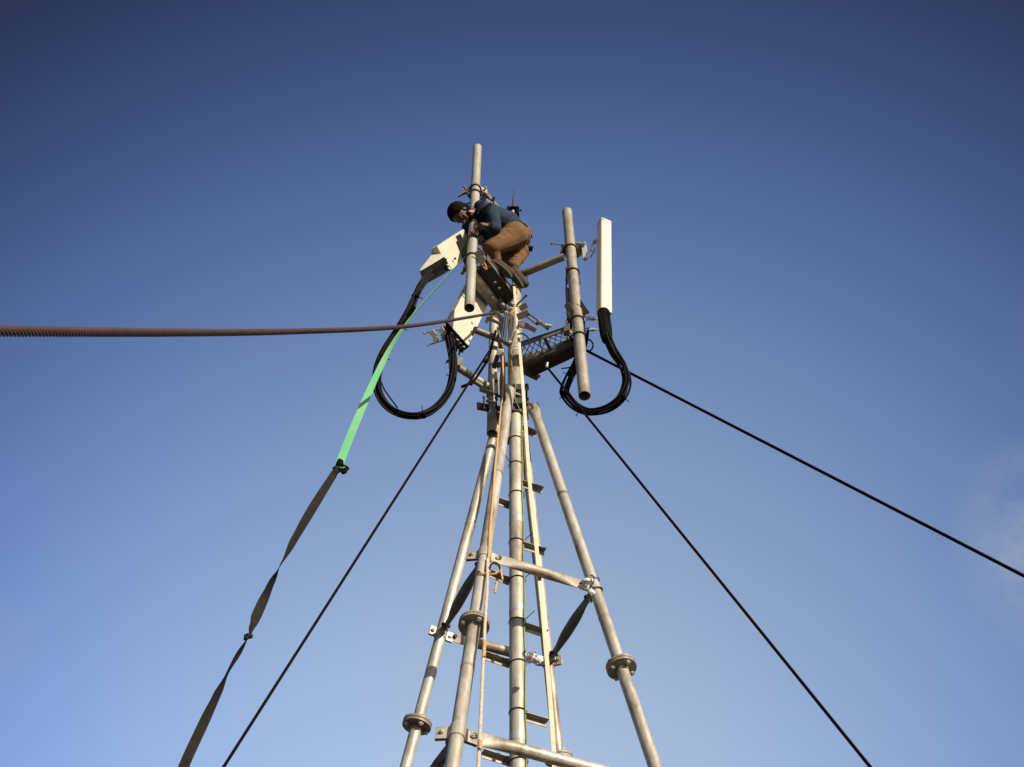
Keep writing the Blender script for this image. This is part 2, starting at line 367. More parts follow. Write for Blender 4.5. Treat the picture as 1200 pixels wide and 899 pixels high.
box(bm, atw(576, 471, 11.15), idir(1, .2)*.05, idir(0, 1)*.012, FW*.03); bolt(bm, atw(567, 472, 11.1), idir(0, 1), .008, .12)
obj('clamp_plate', bm, dark_iron, tower, bevel=.003)
bm = NB(); p0, p1 = atY(584, 436, 6.86), atY(584, 463, 6.86); bar(bm, p0, p1, .075, .008, hint=V((0, 1, 0)))
obj('gusset_plate', bm, galv_new, tower, bevel=.002)
bm = NB(); z = 10.45; bolt(bm, lp('right', z-.02), LD['right'].cross(V((0, 0, 1))), .012, .14)
box(bm, (mc(z)+lp('right', z))/2, (lp('right', z)-mc(z))*.5, V((0, .006, 0)), V((0, 0, .04)))
box(bm, (mc(z)+lp('front', z))/2, (lp('front', z)-mc(z))*.4, V((.006, 0, 0)), V((0, 0, .04)))
box(bm, (mc(z)+lp('rear', z))/2, (lp('rear', z)-mc(z))*.5, V((.006, 0, 0)), V((0, 0, .04)))
obj('leg_bracket', bm, frame_steel, tower, bevel=.002)
bm = NB(); angle_bar(bm, atz(612, 434, 11.2), atz(631, 443, 11.2), .07, .03); obj('step', bm, frame_steel, upper)

# ------------------------------------------------------------------ platforms
def lattice(bm, A, B, C, D, n1, n2, r):
    """expanded metal diamonds on quad A-B (long), D-C (other long side)"""
    def q(u, v): return A.lerp(B, u).lerp(D.lerp(C, u), v)
    m = n1
    for s in (0, 1):
        for i in range(-n2, m+1):
            pts = []
            for j in range(0, 21):
                v = j/20; u = (i + v*n2)/m if s == 0 else (i + (1-v)*n2)/m
                if 0 <= u <= 1: pts.append(q(u, v))
            if len(pts) > 1: bar(bm, pts[0], pts[-1], r*1.5, r*1.5)
def platform(z, n0, n1, c0, c1, ch, cw, label, top_t=.022, cells=10, solid=False, cm=None):
    """n0-n1: thin rim; c0-c1: channel beam (pixel pairs projected on height z)"""
    A, B = atz(*n0, z), atz(*n1, z); D, C = atz(*c0, z), atz(*c1, z)
    t = bpy.data.objects.new('platform', None); COL.objects.link(t); t.parent = tower; t['label'] = label
    bm = NB(); bar(bm, A, B, .010, .05); bar(bm, A+V((0, 0, .025)), B+V((0, 0, .025)), .035, .006)
    e = (D-A).normalized(); bar(bm, A, D, .010, .05); bar(bm, B, C, .010, .05); bar(bm, A.lerp(B, .5), D.lerp(C, .5), .03, .006)
    mid = A.lerp(B, .38), D.lerp(C, .38); bar(bm, *mid, .008, .035)
    obj('rim', bm, frame_steel, t)
    bm = NB(); d, a, b = basis(C-D); s = 1 if b.dot(A-D) > 0 else -1; b = b*s   # b points to the rim
    box(bm, (C+D)/2, d*((C-D).length/2), b*.004, V((0, 0, ch/2)))
    for q in (-1, 1): box(bm, (C+D)/2 - b*(cw/2+.0045) + V((0, 0, q*(ch/2-.005))), d*((C-D).length/2), b*(cw/2), V((0, 0, .005)))
    obj('channel_beam', bm, cm or frame_steel, t, bevel=.003)
    bm = NB()
    if solid:
        cc = (A+B+C+D)/4; n_ = 0; v = [bm.verts.new(p+V((0, 0, h))) for h in (-.020, -.014) for p in (A, B, C, D)]
        for f in ((0, 1, 2, 3), (7, 6, 5, 4), (0, 4, 5, 1), (1, 5, 6, 2), (2, 6, 7, 3), (3, 7, 4, 0)): bm.faces.new([v[i] for i in f])
        obj('deck_plate', bm, deck_black, t)
    else:
        lattice(bm, A, B, C, D, cells, 2, .0040); obj('mesh_deck', bm, dark_iron, t)
    return A, B, C, D, t
PB = platform(11.25, (611, 404), (664, 386), (611, 424), (680, 396), .11, .085, 'mesh platform right of the mast', cells=9)
PA = platform(12.12, (604, 346), (573, 306), (590, 358), (558, 316), .10, .10, 'narrow platform left of the mast under the man', cells=8, solid=True, cm=galv)  # channel takes the paler steel to stand in for sun on its face
bm = NB(); bar(bm, atz(623, 436, 11.17), atz(676, 411, 11.17), .075, .055); obj('under_beam', bm, deck_black, PB[4], bevel=.003)
for P, zz in ((PB, 11.19), (PA, 12.06)):
    bm = NB(); c = (P[2]+P[3])/2; d = (P[2]-P[3]).normalized()
    box(bm, P[3]+d*.05, d*.05, V((.04, 0, 0)).cross(V((0, 0, 1)))+V((.02, 0, 0)), V((0, 0, .06)))
    box(bm, P[1]+V((0, 0, -.01)), d*.03, V((0, .03, 0)), V((0, 0, .05))); obj('end_bracket', bm, frame_steel, P[4], bevel=.002)

def plate(bm, pts, wd, t=.010):
    """flat steel plate of any outline, really t thick"""
    P = [atw(*p, wd) if len(p) == 2 else atw(*p) for p in pts]; n = len(P)
    nn = (P[1]-P[0]).cross(P[2]-P[0]).normalized()*t/2
    a = [bm.verts.new(p-nn) for p in P]; b = [bm.verts.new(p+nn) for p in P]
    bm.faces.new(a); bm.faces.new(b[::-1])
    for i in range(n): bm.faces.new((a[i], b[i], b[(i+1) % n], a[(i+1) % n]))
# ------------------------------------------------------------------ antenna poles
def ubolt(bm, c, n, axis, r, over=.07, rod=.0065, plate=True):
    """U-bolt round a pipe: c centre, axis pipe axis, n direction of the threads"""
    axis = V(axis).normalized(); n = (V(n)-axis*V(n).dot(axis)).normalized(); s = axis.cross(n); pts = []
    pts.append(c + s*(r+rod) + n*(r+over))
    for k in range(13):
        t = -math.pi/2 + math.pi*k/12
        pts.append(c + (s*math.cos(math.pi*k/12) - n*math.sin(math.pi*k/12))*(r+rod))
    pts.append(c - s*(r+rod) + n*(r+over)); tube(bm, pts, rod, 8)
    if plate: box(bm, c + n*(r+.012), s*(r*1.6), axis*.035, n*.006)
    for q in (-1, 1): tube(bm, [c+s*q*(r+rod)+n*(r+.020), c+s*q*(r+rod)+n*(r+.032)], rod*2, 6)
def ant_pole(b, t, y0, y1, r, label, mt=galv):
    p0, p1 = atY(*b, y0), atY(*t, y1)
    th = thing('antenna_pole', p0, label, 'pole', 'steel poles that carry the antennas')
    bm = NB(); pipe(bm, p0, p1, r, .004, 32); p = obj('pipe', bm, mt, th); return th, p0, p1
YL, YR = 6.40, 6.70
PL, L0, L1 = ant_pole((550, 361), (559.5, 173), YL, YL, .0475, 'pale steel pole in front of the climber, gripped by his hand', galv_pole)
PR, R0, R1 = ant_pole((685, 464), (664.5, 248), YR, YR, .0525, 'weathered steel pole right of the mast, next to the upright white antenna', galv_old)
def on(p0, p1, py):
    """point of a pole that shows at picture height py"""
    lo, hi = 0., 1.
    for _ in range(40):
        m = (lo+hi)/2; q = p0.lerp(p1, m)-CAM; y = 449.5-FPX*q.dot(UP)/q.dot(FW)
        if y > py: lo = m
        else: hi = m
    return p0.lerp(p1, lo)
axL, axR = (L1-L0).normalized(), (R1-R0).normalized()
# left pole clamps
bm = NB(); c = on(L0, L1, 219); tube(bm, [c-axL*.03, c+axL*.03], .053, 28)
for s, q in ((1, .085), (-1, .10)):
    d = V((s, -s*.35 if s < 0 else .5, 0)).normalized()
    box(bm, c+d*(.05+q/2)+axL*.01*s, d*(q/2), axL*.045, axL.cross(d)*.005); bolt(bm, c+d*(.05+q*.6), axL.cross(d), .009, .10)
obj('top_clamp', bm, galv_old, PL, bevel=.002)
bm = NB(); ubolt(bm, c-axL*.045, V((.2, 1, 0)), axL, .048, .10, .008); ubolt(bm, c+V((0, 0, -.16)), V((-.9, .5, 0)), axL, .05, .12, .008); obj('u_bolt', bm, dark_iron, PL)
for py in (281, 302):
    bm = NB(); c = on(L0, L1, py); ubolt(bm, c, V((.9, .6, 0)), axL, .048, .09, .008)
    box(bm, c+V((.11, .05, 0)), V((.05, .03, 0)), V((-.004, .006, 0)), V((0, 0, .045))); obj('u_bolt', bm, dark_iron if py == 302 else frame_steel, PL)
bm = NB(); c = on(L0, L1, 313)
w_ = (c-CAM).dot(FW)+.03; plate(bm, [(547, 309), (543, 314), (541, 321), (544, 320), (549, 316)], w_, .02); bolt(bm, atw(543, 317, w_-.02), idir(-.4, 1), .01, .09)
plate(bm, [(556, 296), (563, 291), (568, 296), (566, 305), (559, 309)], w_+.02, .012); plate(bm, [(559, 303), (566, 299), (570, 305), (563, 311)], w_-.02, .02); obj('side_bracket', bm, frame_steel, PL, bevel=.002)
# right pole clamps
for py, n, mt in ((292, V((-.35, .9, 0)), dark_iron), (320, V((0, .9, 0)), dark_iron), (376, V((-.5, .9, 0)), dark_iron), (395, V((-.6, .8, 0)), dark_iron)):
    bm = NB(); c = on(R0, R1, py); ubolt(bm, c, n, axR, .053, .13 if py == 320 else .09, .008, plate=py != 320)
    if py == 320:
        for s in (-1, 1): bar(bm, c+V((s*.06, .02, -.16)), c+V((s*.06, .02, .12)), .016, .016)
    obj('u_bolt', bm, mt, PR)
bm = NB(); c = on(R0, R1, 289); w_ = (c-CAM).dot(FW)+.02; plate(bm, [(657, 287), (669, 284.5), (671, 300), (668.5, 309), (660, 297)], w_, .03); plate(bm, [(673, 284), (681.5, 285), (683.5, 298), (676, 303)], w_+.02, .03)
bolt(bm, c+V((-.13, .0, .05)), V((1, .1, 0)), .008, .14)
obj('boom_bracket', bm, frame_steel, PR, bevel=.003)
bm = NB(); c = on(R0, R1, 368)
w_ = (c-CAM).dot(FW); plate(bm, [(661, 357.5), (667, 354), (678.5, 375), (677, 383), (667, 372)], w_-.045, .012); plate(bm, [(680, 350), (691, 366.5), (685.5, 369.5), (680, 366)], w_+.03, .012)
plate(bm, [(663, 366), (665.5, 366), (676, 385), (674, 388)], w_-.06, .015); plate(bm, [(664, 372), (669, 373), (671, 392), (665, 391)], w_+.03, .03); obj('platform_bracket', bm, dark_iron, PR, bevel=.003)
bm = NB(); c = on(R0, R1, 345); tube(bm, [c+V((-.065, .06, -.28)), c+V((-.065, .06, .18))], .022, 16); tube(bm, [c+V((.06, .07, -.55)), c+V((.07, .07, -.20))], .02, 12); obj('side_tube', bm, frame_steel, PR)

# horizontal booms of the tower
def boom(a, b, z, r, label=None, mt=galv_old, z2=None):
    p0, p1 = atz(*a, z), atz(*b, z2 or z); bm = NB(); pipe(bm, p0, p1, r, .005, 26); return obj('boom', bm, mt, tower, label), p0, p1
boom((607, 323.5), (661, 301), 12.50, .037, 'horizontal pipe from the mast head to the right pole')
boom((564, 222), (594, 258), 13.62, .032, 'horizontal pipe behind the back of the climber')
bo, p0, p1 = boom((537, 431), (581, 459), 10.85, .035, 'stub pipe with a bent clamp left of the mast')
bm = NB(); d = (p0-p1).normalized(); pts = [p0+d*.0, p0+d*.05+V((0, 0, .01)), p0+d*.10+V((0, -.03, 0)), p0+d*.11+V((0, -.04, -.07))]
for q in range(len(pts)-1): bar(bm, pts[q], pts[q+1], .055, .006)
bar(bm, p0+V((0, .0, .03)), p0+V((.02, -.02, .13)), .045, .006, hint=V((0, 1, 0))); obj('bent_clamp', bm, galv_old, bo, bevel=.002)
bm = NB(); tube(bm, [p0.lerp(p1, .35)+V((0, 0, -.05)), p0.lerp(p1, .75)+V((0, 0, -.05))], .022, 14); obj('lower_stub', bm, frame_steel, bo)
boom((555, 386), (601, 404), 11.45, .033, 'dark pipe behind the lower left antenna', frame_steel)

# ------------------------------------------------------------------ lightning rod
zt = CAM.z + ray(601, 247).z/ray(601, 247).y*7.0
base = V((.028, 7.0, zu1-.3))
rod = thing('lightning_rod', base, 'thin pointed rod with a small black box on top of the tower behind the climber', 'lightning rod')
bm = NB(); tube(bm, [base, V((.01, 7.0, zt-.02))], .024, 16); obj('pole', bm, galv_new, rod)
bm = NB(); t = V((.01, 7.0, zt))
for s in (-1, 1): box(bm, t+V((s*.052, 0, -.06)), V((.018, 0, 0)), V((0, .04, 0)), V((0, 0, .075)))
box(bm, t+V((0, 0, .022)), V((.066, 0, 0)), V((0, .04, 0)), V((0, 0, .012))); bolt(bm, t+V((0, -.01, -.01)), V((1, 0, 0)), .007, .20); obj('clamp_box', bm, black_pl, rod, bevel=.003)
bm = NB(); tube(bm, [t+V((0, 0, .03)), t+V((.003, 0, .22)), t+V((.012, 0, .50))], [.013, .010, .004], 10); sphere(bm, t+V((0, 0, .045)), .022, 2); obj('spike', bm, rope_rust, rod)

# ------------------------------------------------------------------ panel antennas
def dprofile(W, D, n=8):
    """flat back, softly rounded front"""
    p = [(-W/2, -D/2), (W/2, -D/2)]
    for k in range(n+1):
        a = math.pi*k/n; x = math.cos(a); y = math.sin(a)
        p.append((W/2*(abs(x)**.30)*(1 if x >= 0 else -1), -D/2*.2 + D*.6*(max(y, 0)**.35)))
    return p
def prism(bm, P0, P1, wd, prof, taper0=1, taper1=1, round_end=True):
    P0, P1, wd = V(P0), V(P1), V(wd); ax = (P1-P0).normalized(); wd = (wd-ax*wd.dot(ax)).normalized(); nd = ax.cross(wd)
    st = [(0, .93*taper0), (.012, .99*taper0), (.03, taper0), (.97, taper1), (.988, .99*taper1), (1, .93*taper1)]; L_ = (P1-P0).length; R = []
    for t, s in st:
        q = P0+ax*(L_*t); R.append([bm.verts.new(q + wd*x*s + nd*y*s) for x, y in prof])
    n = len(prof)
    for i in range(len(R)-1):
        for k in range(n): bm.faces.new((R[i][k], R[i][(k+1) % n], R[i+1][(k+1) % n], R[i+1][k]))
    bm.faces.new(R[0][::-1]); bm.faces.new(R[-1]); return ax, wd, nd
GA = 'white panel antennas on the tower'
# right, upright
P0, P1 = atY(708.5, 368, 6.62), atY(708.5, 261.5, 6.62)
cap_m = mat('cap_plastic', (.52, .51, .46), .5, 0, (.40, .39, .35), 9)
radome_w = mat('radome_white', (.62, .605, .53), .45, 0, (.57, .55, .475), 5, bump=.05, stain=(.5, .46, .38), stain_amt=.3, stain_scale=5)
an = thing('panel_antenna', P0, 'upright long white antenna right of the steel pole, black boot at its foot', 'antenna', GA)
bm = NB(); ax, wd, nd = prism(bm, P0, P1, V((-1, -.45, 0)), dprofile(.125, .095)); obj('radome', bm, radome_w, an, ang=50)
A0 = P0
bm = NB(); prism(bm, P1-ax*.035, P1+ax*.006, V((-1, -.45, 0)), dprofile(.130, .100)); obj('end_cap', bm, cap_m, an, ang=50)
bm = NB(); q0 = atw(706.8, 364, 11.80); q1 = atw(711.5, 401, 11.46)
tube(bm, [q0, q0.lerp(q1, .03), q0.lerp(q1, .1), q0.lerp(q1, .55), q0.lerp(q1, .8), q0.lerp(q1, .97), q1], [.046, .054, .057, .060, .056, .044, .036], 14, rb=[.040, .050, .054, .056, .050, .036, .03], hint=V((1, 0, 0)))
for j in range(5):
    a = q0.lerp(q1, .1) + V((-.045+.022*j, -.045, -.02)); tube(bm, [a, q1+V((-.03+.014*j, -.03, 0))], .010, 8)
obj('cable_boot', bm, black_pl, an)
bm = NB(); box(bm, P0+ax*.02, wd*.035, nd*.03, ax*.05); obj('bottom_plate', bm, dark_iron, an)
# scissor bracket to the pole
bm = NB(); c = on(R0, R1, 284)
a, b, d_, e = c+V((.06, .03, .02)), atw(684, 286, 13.0), atw(686, 303, 12.9), atw(697, 283, 13.0)
bar(bm, a, b, .03, .03); bar(bm, b, d_, .05, .012, hint=FW); bar(bm, d_, e, .02, .012, hint=FW); bar(bm, d_+V((.05, 0, .01)), e+V((0, 0, -.12)), .012, .012, hint=FW)
bar(bm, (d_+e)/2, (d_+e)/2+V((.05, 0, -.05)), .012, .012, hint=FW)
bar(bm, e, P1.lerp(P0, .22)+V((-.03, .03, 0)), .03, .03); bolt(bm, d_, FW, .012, .09); bolt(bm, e, FW, .012, .09); bolt(bm, b, FW, .012, .09)
obj('tilt_bracket', bm, galv_new, an, bevel=.002)
bm = NB(); c = on(R0, R1, 374); f_ = P0+ax*.05
for dz in (0, -.19):
    bar(bm, c+V((.05, .02, dz)), atw(690, 373-dz*65, 12.15), .04, .03); bar(bm, atw(694, 374-dz*65, 12.15), atw(703, 374-dz*65, 12.15), .012, .012); tube(bm, [atw(690, 374-dz*65, 12.15), atw(697, 374-dz*65, 12.15)], .018, 10)
obj('lower_bracket', bm, galv_new, an, bevel=.002)

# lower left antenna, wide face to the camera
P0, P1 = atw(533, 395, 11.75), atw(566, 329, 12.9)
an2 = thing('panel_antenna', P0, 'tilted white antenna below the platform, cream underside and connector plate showing', 'antenna', GA)
bm = NB(); wdir = idir(24, 34, .25); ax, wd, nd = prism(bm, P0, P1, wdir, [(-.145, -.045), (.14, -.045), (.14, .02), (.095, .055), (-.10, .055), (-.145, .02)]); obj('radome', bm, radome, an2, ang=25)
bm = NB(); box(bm, P0-ax*.012, wd*.15, nd*.045, ax*.012)
for i in range(7):
    for j in (-1, 1):
        c = P0 + wd*(-.12+.04*i) + nd*j*.022; tube(bm, [c-ax*.02, c-ax*.07], .014, 10); tube(bm, [c-ax*.07, c-ax*.12-V((0, 0, .02))], .008, 8)
obj('connector_plate', bm, black_pl, an2)
bm = NB()
for i in range(6):
    c = P0 + wd*(-.11+.045*i) + nd*random.choice((-.02, .02)) - ax*.055; tube(bm, [c, c-ax*.014], .018, 8)
obj('connector_nut', bm, galv_new, an2)
bm = NB(); A_, B_ = atw(517.5, 386, 11.6), atw(528, 399, 11.6)
C_, D_ = atw(504, 389, 11.5), atw(512, 402, 11.5)
for a, b in (((516, 385), (520, 398)), ((505, 388), (511, 402))):
    a, b = atw(*a, 11.6), atw(*b, 11.6); m = a.lerp(b, .5)+idir(1, 0)*.02; bar(bm, a, m, .05, .028, hint=FW); bar(bm, m, b, .05, .028, hint=FW)
for a, b in (((496, 391), (519, 384)), ((500, 405), (526, 397)), ((517, 384), (522, 381))):
    bolt(bm, (atw(*a, 11.6)+atw(*b, 11.6))/2, atw(*b, 11.6)-atw(*a, 11.6), .0075, (atw(*b, 11.6)-atw(*a, 11.6)).length)
obj('hanging_clamp', bm, galv_new, an2, bevel=.002)

# upper left antenna being lifted
P0, P1 = atw(515, 305, 12.15), atw(546, 284, 12.75)
an3 = thing('panel_antenna', P0, 'white antenna jutting out left of the climber, dark boot and cables at its end', 'antenna', GA)
bm = NB(); ax, wd, nd = prism(bm, P0, P1, idir(.52, .855, .3), [(-.13, -.05), (.13, -.05), (.13, .02), (.09, .05), (-.09, .05), (-.13, .02)]); obj('radome', bm, radome, an3, ang=25)
bm = NB(); c0, c1 = atw(504, 302.5, 12.02), atw(493, 316.5, 11.85)
# pale side strip that runs on beside the boot
v = [bm.verts.new(q) for q in (atw(509, 294.5, 12.2), atw(522, 300, 12.05), atw(493, 318, 11.8), atw(491.5, 316, 11.85), atw(509, 294.5, 12.26), atw(522, 300, 12.12), atw(493, 318, 11.88), atw(491.5, 316, 11.92))]
for f in ((0,1,2,3), (7,6,5,4), (0,4,5,1), (1,5,6,2), (2,6,7,3), (3,7,4,0)): bm.faces.new([v[i] for i in f])
obj('end_shell', bm, radome, an3, bevel=.004)
bm = NB(); v = [bm.verts.new(q) for q in (atw(521, 301, 12.0), atw(529, 315, 11.95), atw(519, 322, 11.8), atw(497, 334, 11.6), atw(492, 318, 11.7), atw(521, 301, 12.15), atw(529, 315, 12.1), atw(519, 322, 11.98), atw(497, 334, 11.75), atw(492, 318, 11.85))]
bm.faces.new([v[i] for i in range(5)]); bm.faces.new([v[i] for i in range(9, 4, -1)])
for i in range(5): bm.faces.new((v[i], v[(i+1) % 5], v[5+(i+1) % 5], v[5+i]))
for i in range(5): tube(bm, [atw(523-1.3*i+i*1.2, 304+i*2.8, 11.93), atw(500-i*.8, 323+i*2.0, 11.62), atw(493.5+i*.6, 334, 11.55)], .0115, 8)
obj('cable_boot', bm, black_pl, an3, bevel=.006)
bm = NB()
for q in ((524.5, 311.5), (526, 315.5)): sphere(bm, atw(*q, 11.9), .02, 2)
obj('connector_nut', bm, galv_new, an3)
bm = NB(); box(bm, atw(541, 289, 12.55), idir(.52, .855)*.11, idir(-.855, .52)*.055, FW*.06); box(bm, atw(546, 296, 12.5), idir(.3, 1)*.13, idir(1, -.2)*.05, FW*.05); obj('mount_box', bm, dark_iron, an3, bevel=.006)
bm = NB(); tube(bm, [atw(533, 303, 12.27), atw(533.2, 303.3, 12.25)], .012, 12); obj('sticker', bm, frame_steel, an3)

# ------------------------------------------------------------------ cable bundles
def bundle(name, ctrl, n, r, spread, label, tie_at, group, root_i=0, phase=0, pull=None):
    C = spline([atw(*c) for c in ctrl], 10); th = thing(name, C[len(C)//2], label, 'cable bundle', group)
    T, A, B = frames(C)
    for i in range(n):
        a0 = 2*math.pi*i/n + phase; pts = []
        for j, c in enumerate(C):
            t = j/(len(C)-1); a = a0 + 2.2*t; sp = spread*(1+.9*abs(math.sin(t*math.pi*2.5+i)))*(1 if i else 0)
            pts.append(c + (A[j]*math.cos(a)+B[j]*math.sin(a))*sp)
        bm = NB(); tube(bm, pts, r, 9); obj('cable', bm, cable_m, th)
    for t in tie_at:
        j = int(t*(len(C)-1)); bm = NB(); tube(bm, [C[j]-T[j]*.007, C[j]+T[j]*.007], spread*1.5+r, 16)
        tube(bm, [C[j]+A[j]*(spread+r), C[j]+A[j]*(spread+r+.05)+T[j]*.01], .004, 6); obj('cable_tie', bm, black_pl, th)
    return th
GC = 'looped antenna cables'
bundle('cable_loop', [(711, 393, 11.48), (719, 411, 11.36), (731, 430, 11.3), (735, 448, 11.25), (728, 466, 11.2), (712, 479, 11.2), (692, 483, 11.25), (674, 476, 11.35), (663, 463, 11.4), (662, 455, 11.4), (668, 440, 11.5), (676, 425, 11.6), (683, 405, 11.75), (686, 388, 11.9)], 7, .0105, .019,
       'black cable loop hanging under the upright right antenna', (.30, .52, .62, .78, .9), GC)
bundle('cable_loop', [(505, 320, 11.66), (494, 334, 11.5), (486, 349, 11.4), (478, 366, 11.3), (466, 388, 11.2), (452, 410, 11.1), (443, 432, 11.0), (442, 455, 10.95), (452, 474, 10.9), (470, 485, 10.9), (492, 487, 10.9), (511, 478, 11.0), (525, 460, 11.1), (531, 440, 11.2), (532, 420, 11.3), (529, 403, 11.5), (526, 394, 11.6)], 7, .0100, .017,
       'black cable loop between the two left antennas, hanging beside the green strap', (.12, .24, .34, .64, .80), GC, phase=.5)
bm = NB(); tube(bm, spline([atw(*c) for c in ((521, 392, 11.6), (523, 402, 11.5), (526, 418, 11.3), (527, 432, 11.2))], 8), .007, 8)
o = obj('loose_cable', bm, cable_m); tag(o, 'thin black wire hanging straight from the connectors of the tilted antenna', 'cable')
bm = NB(); tube(bm, spline([atw(*c) for c in ((445, 445, 11.0), (452, 459, 10.93), (466, 478, 10.9))], 8), .007, 8)
o = obj('loose_cable', bm, cable_m); tag(o, 'thin loose black wire inside the left cable loop beside the green strap', 'cable')
# small things on the left bundle
bm = NB(); box(bm, atw(482, 365, 11.15), idir(-.5, .9)*.055, idir(.9, .5)*.02, FW*.015); o = obj('cable_clip', bm, black_pl, bevel=.004); tag(o, 'small black clip on the left cables above the brown rope', 'clip')
bm = NB(); tube(bm, spline([atw(*c) for c in ((687, 397, 12.0), (692, 399, 11.95), (695, 404, 11.9), (693, 410, 11.9), (688, 412, 11.9))], 8), .008, 8)
o = obj('loose_cable', bm, cable_m); tag(o, 'small curl of black wire behind the right steel pole', 'cable')
bm = NB(); tube(bm, [atw(658, 432, 11.6), atw(674, 430, 11.7)], .006, 8); o = obj('loose_cable', bm, cable_m); tag(o, 'short stray wire pointing left under the right mesh platform', 'cable')

# ------------------------------------------------------------------ guy wires
def guy(a, b, r, label, ring=True, extra=None):
    a, b = V(a), V(b); d = (b-a).normalized(); g0 = a + d*((.35-a.z)/d.z)
    th = thing('guy_wire', V((g0.x, g0.y, 0)), label, 'guy wire', 'thin dark guy wires of the tower')
    bm = NB(); n = 40; L_ = (g0-a).length; pts = [a.lerp(g0, i/n) for i in range(n+1)]
    tube(bm, pts, r, 8); w_ = obj('wire', bm, guy_m, th)
    bm = NB(); sphere(bm, V((g0.x, g0.y, .30)), .03); tube(bm, [g0, V((g0.x, g0.y, 0))], .014, 8); obj('anchor_eye', bm, dark_iron, th)
    return th
guy(atw(668, 401, 11.9), atw(1200, 675, 8.6), .0125, 'guy wire running down right past the antenna to the right edge')
guy(atw(640, 429, 11.45), atw(1020, 899, 7.2), .0105, 'guy wire running from the right platform down to the bottom right corner')
g3 = guy(atw(573, 412, 11.2), atw(262, 899, 7.2), .0100, 'guy wire running from left of the mast to the bottom left')
bm = NB(); tube(bm, spline([atw(*c) for c in ((581, 388, 11.75), (577, 402, 11.5), (572, 420, 11.3), (560, 440, 11.2), (552, 451, 11.1))], 6), .012, 8)
tube(bm, [atw(552, 449, 11.1), atw(541, 453.5, 11.05)], .013, 8); bar(bm, atw(566, 422, 11.2), atw(572, 424, 11.2), .03, .03)
obj('wire_tail', bm, guy_m, g3)
# connectors where the second wire meets the platform
bm = NB(); tube(bm, [atw(641.5, 425, 11.4), atw(640.5, 430, 11.38)], .013, 12); o = obj('shackle', bm, galv_new); tag(o, 'bright shackle under the right mesh platform', 'shackle')

# ------------------------------------------------------------------ thick rusty wire rope
ctrl = [(592, 364), (575, 367.5), (540, 373.5), (505, 379), (470, 383.2), (420, 386.3), (370, 387.9), (300, 389.5), (220, 390), (120, 389.6), (0, 388.3), (-160, 385), (-420, 378)]
def rdep(x): return 1/(.357 - (.357-.0795)*x/580)
pts = [atw(x, y, rdep(x)) for x, y in ctrl]
dd = (pts[-1]-pts[-2]).normalized(); g0 = pts[-1]+dd*((pts[-1].z-.2)/-dd.z) if dd.z < 0 else pts[-1]+dd*2
rope = thing('wire_rope', V((g0.x, g0.y, 0)), 'thick rusty brown twisted steel rope running to the left edge', 'rope')
fine = spline(pts, 10) + [g0]
# arc-length resample
res = [fine[0]]; acc = 0; step = .0085; S = [0]
for a, b in zip(fine, fine[1:]): S.append(S[-1]+(b-a).length)
def along(s):
    import bisect
    i = min(max(bisect.bisect_right(S, s)-1, 0), len(fine)-2); t = (s-S[i])/max(1e-9, S[i+1]-S[i]); return fine[i].lerp(fine[i+1], min(max(t, 0), 1))
Ltot = S[-1]; n = int(Ltot/step); C = [along(i*step) for i in range(n+1)]
T, A, B = frames(C)
bm = NB()
for k in range(6):
    rings = []
    for j in range(n+1):
        a = 2*math.pi*k/6 + 2*math.pi*j*step/.105; c = C[j] + (A[j]*math.cos(a)+B[j]*math.sin(a))*.0086
        rings.append([bm.verts.new(c + (A[j]*math.cos(q*math.pi/2.5)+B[j]*math.sin(q*math.pi/2.5))*.0046) for q in range(5)])
    for j in range(n):
        for q in range(5): bm.faces.new((rings[j][q], rings[j][(q+1) % 5], rings[j+1][(q+1) % 5], rings[j+1][q]))
obj('twisted_strand', bm, rope_rust, rope, ang=80, fix=False)
bm = NB(); tube(bm, [along(.03), along(.12)], .026, 12); sphere(bm, along(.30), .022, 1); sphere(bm, along(.42), .022, 1); obj('wire_clip', bm, rope_rust, rope)
bm = NB(); tube(bm, [g0, V((g0.x, g0.y, 0))], .02, 10); obj('anchor_eye', bm, dark_iron, rope)

# ------------------------------------------------------------------ straps (flat webbing, really twisted)
def ribbon(name, ctrl, W, th_, m, parent=None, label=None):
    """ctrl: px, py, depth, twist angle (deg, 0 = flat to the viewer), width factor"""
    P = spline([atw(*c[:3]) for c in ctrl], 12); n = len(P); K = len(ctrl)-1
    T, _, _ = frames(P); bm = NB(); R = []
    for j, p in enumerate(P):
        s = j/12; i = min(int(s), K-1); t = s-i; t = t*t*(3-2*t); a = R_(ctrl[i][3]*(1-t)+ctrl[i+1][3]*t); wf = ctrl[i][4]*(1-t)+ctrl[i+1][4]*t
        vd = (p-CAM).normalized(); vd = (vd-T[j]*vd.dot(T[j])).normalized(); s_ = T[j].cross(vd)
        w_ = s_*math.cos(a)+vd*math.sin(a); h = T[j].cross(w_)
        cup = .03*W*wf
        pr = [(-.5, 0), (-.25, .6), (0, 1), (.25, .6), (.5, 0)]
        up = [bm.verts.new(p + w_*x*W*wf + h*(cup*y+th_/2)) for x, y in pr]; lo = [bm.verts.new(p + w_*x*W*wf + h*(cup*y-th_/2)) for x, y in pr[::-1]]
        R.append(up+lo)
    m_ = len(R[0])
    for j in range(n-1):
        for k in range(m_): bm.faces.new((R[j][k], R[j][(k+1) % m_], R[j+1][(k+1) % m_], R[j+1][k]))
    bm.faces.new(R[0][::-1]); bm.faces.new(R[-1]); return obj(name, bm, m, parent, label, ang=60)
strap = thing('lifting_strap', atw(398, 547, 7.4), 'long bright green and dark grey lifting strap hanging from the upper left antenna', 'strap')
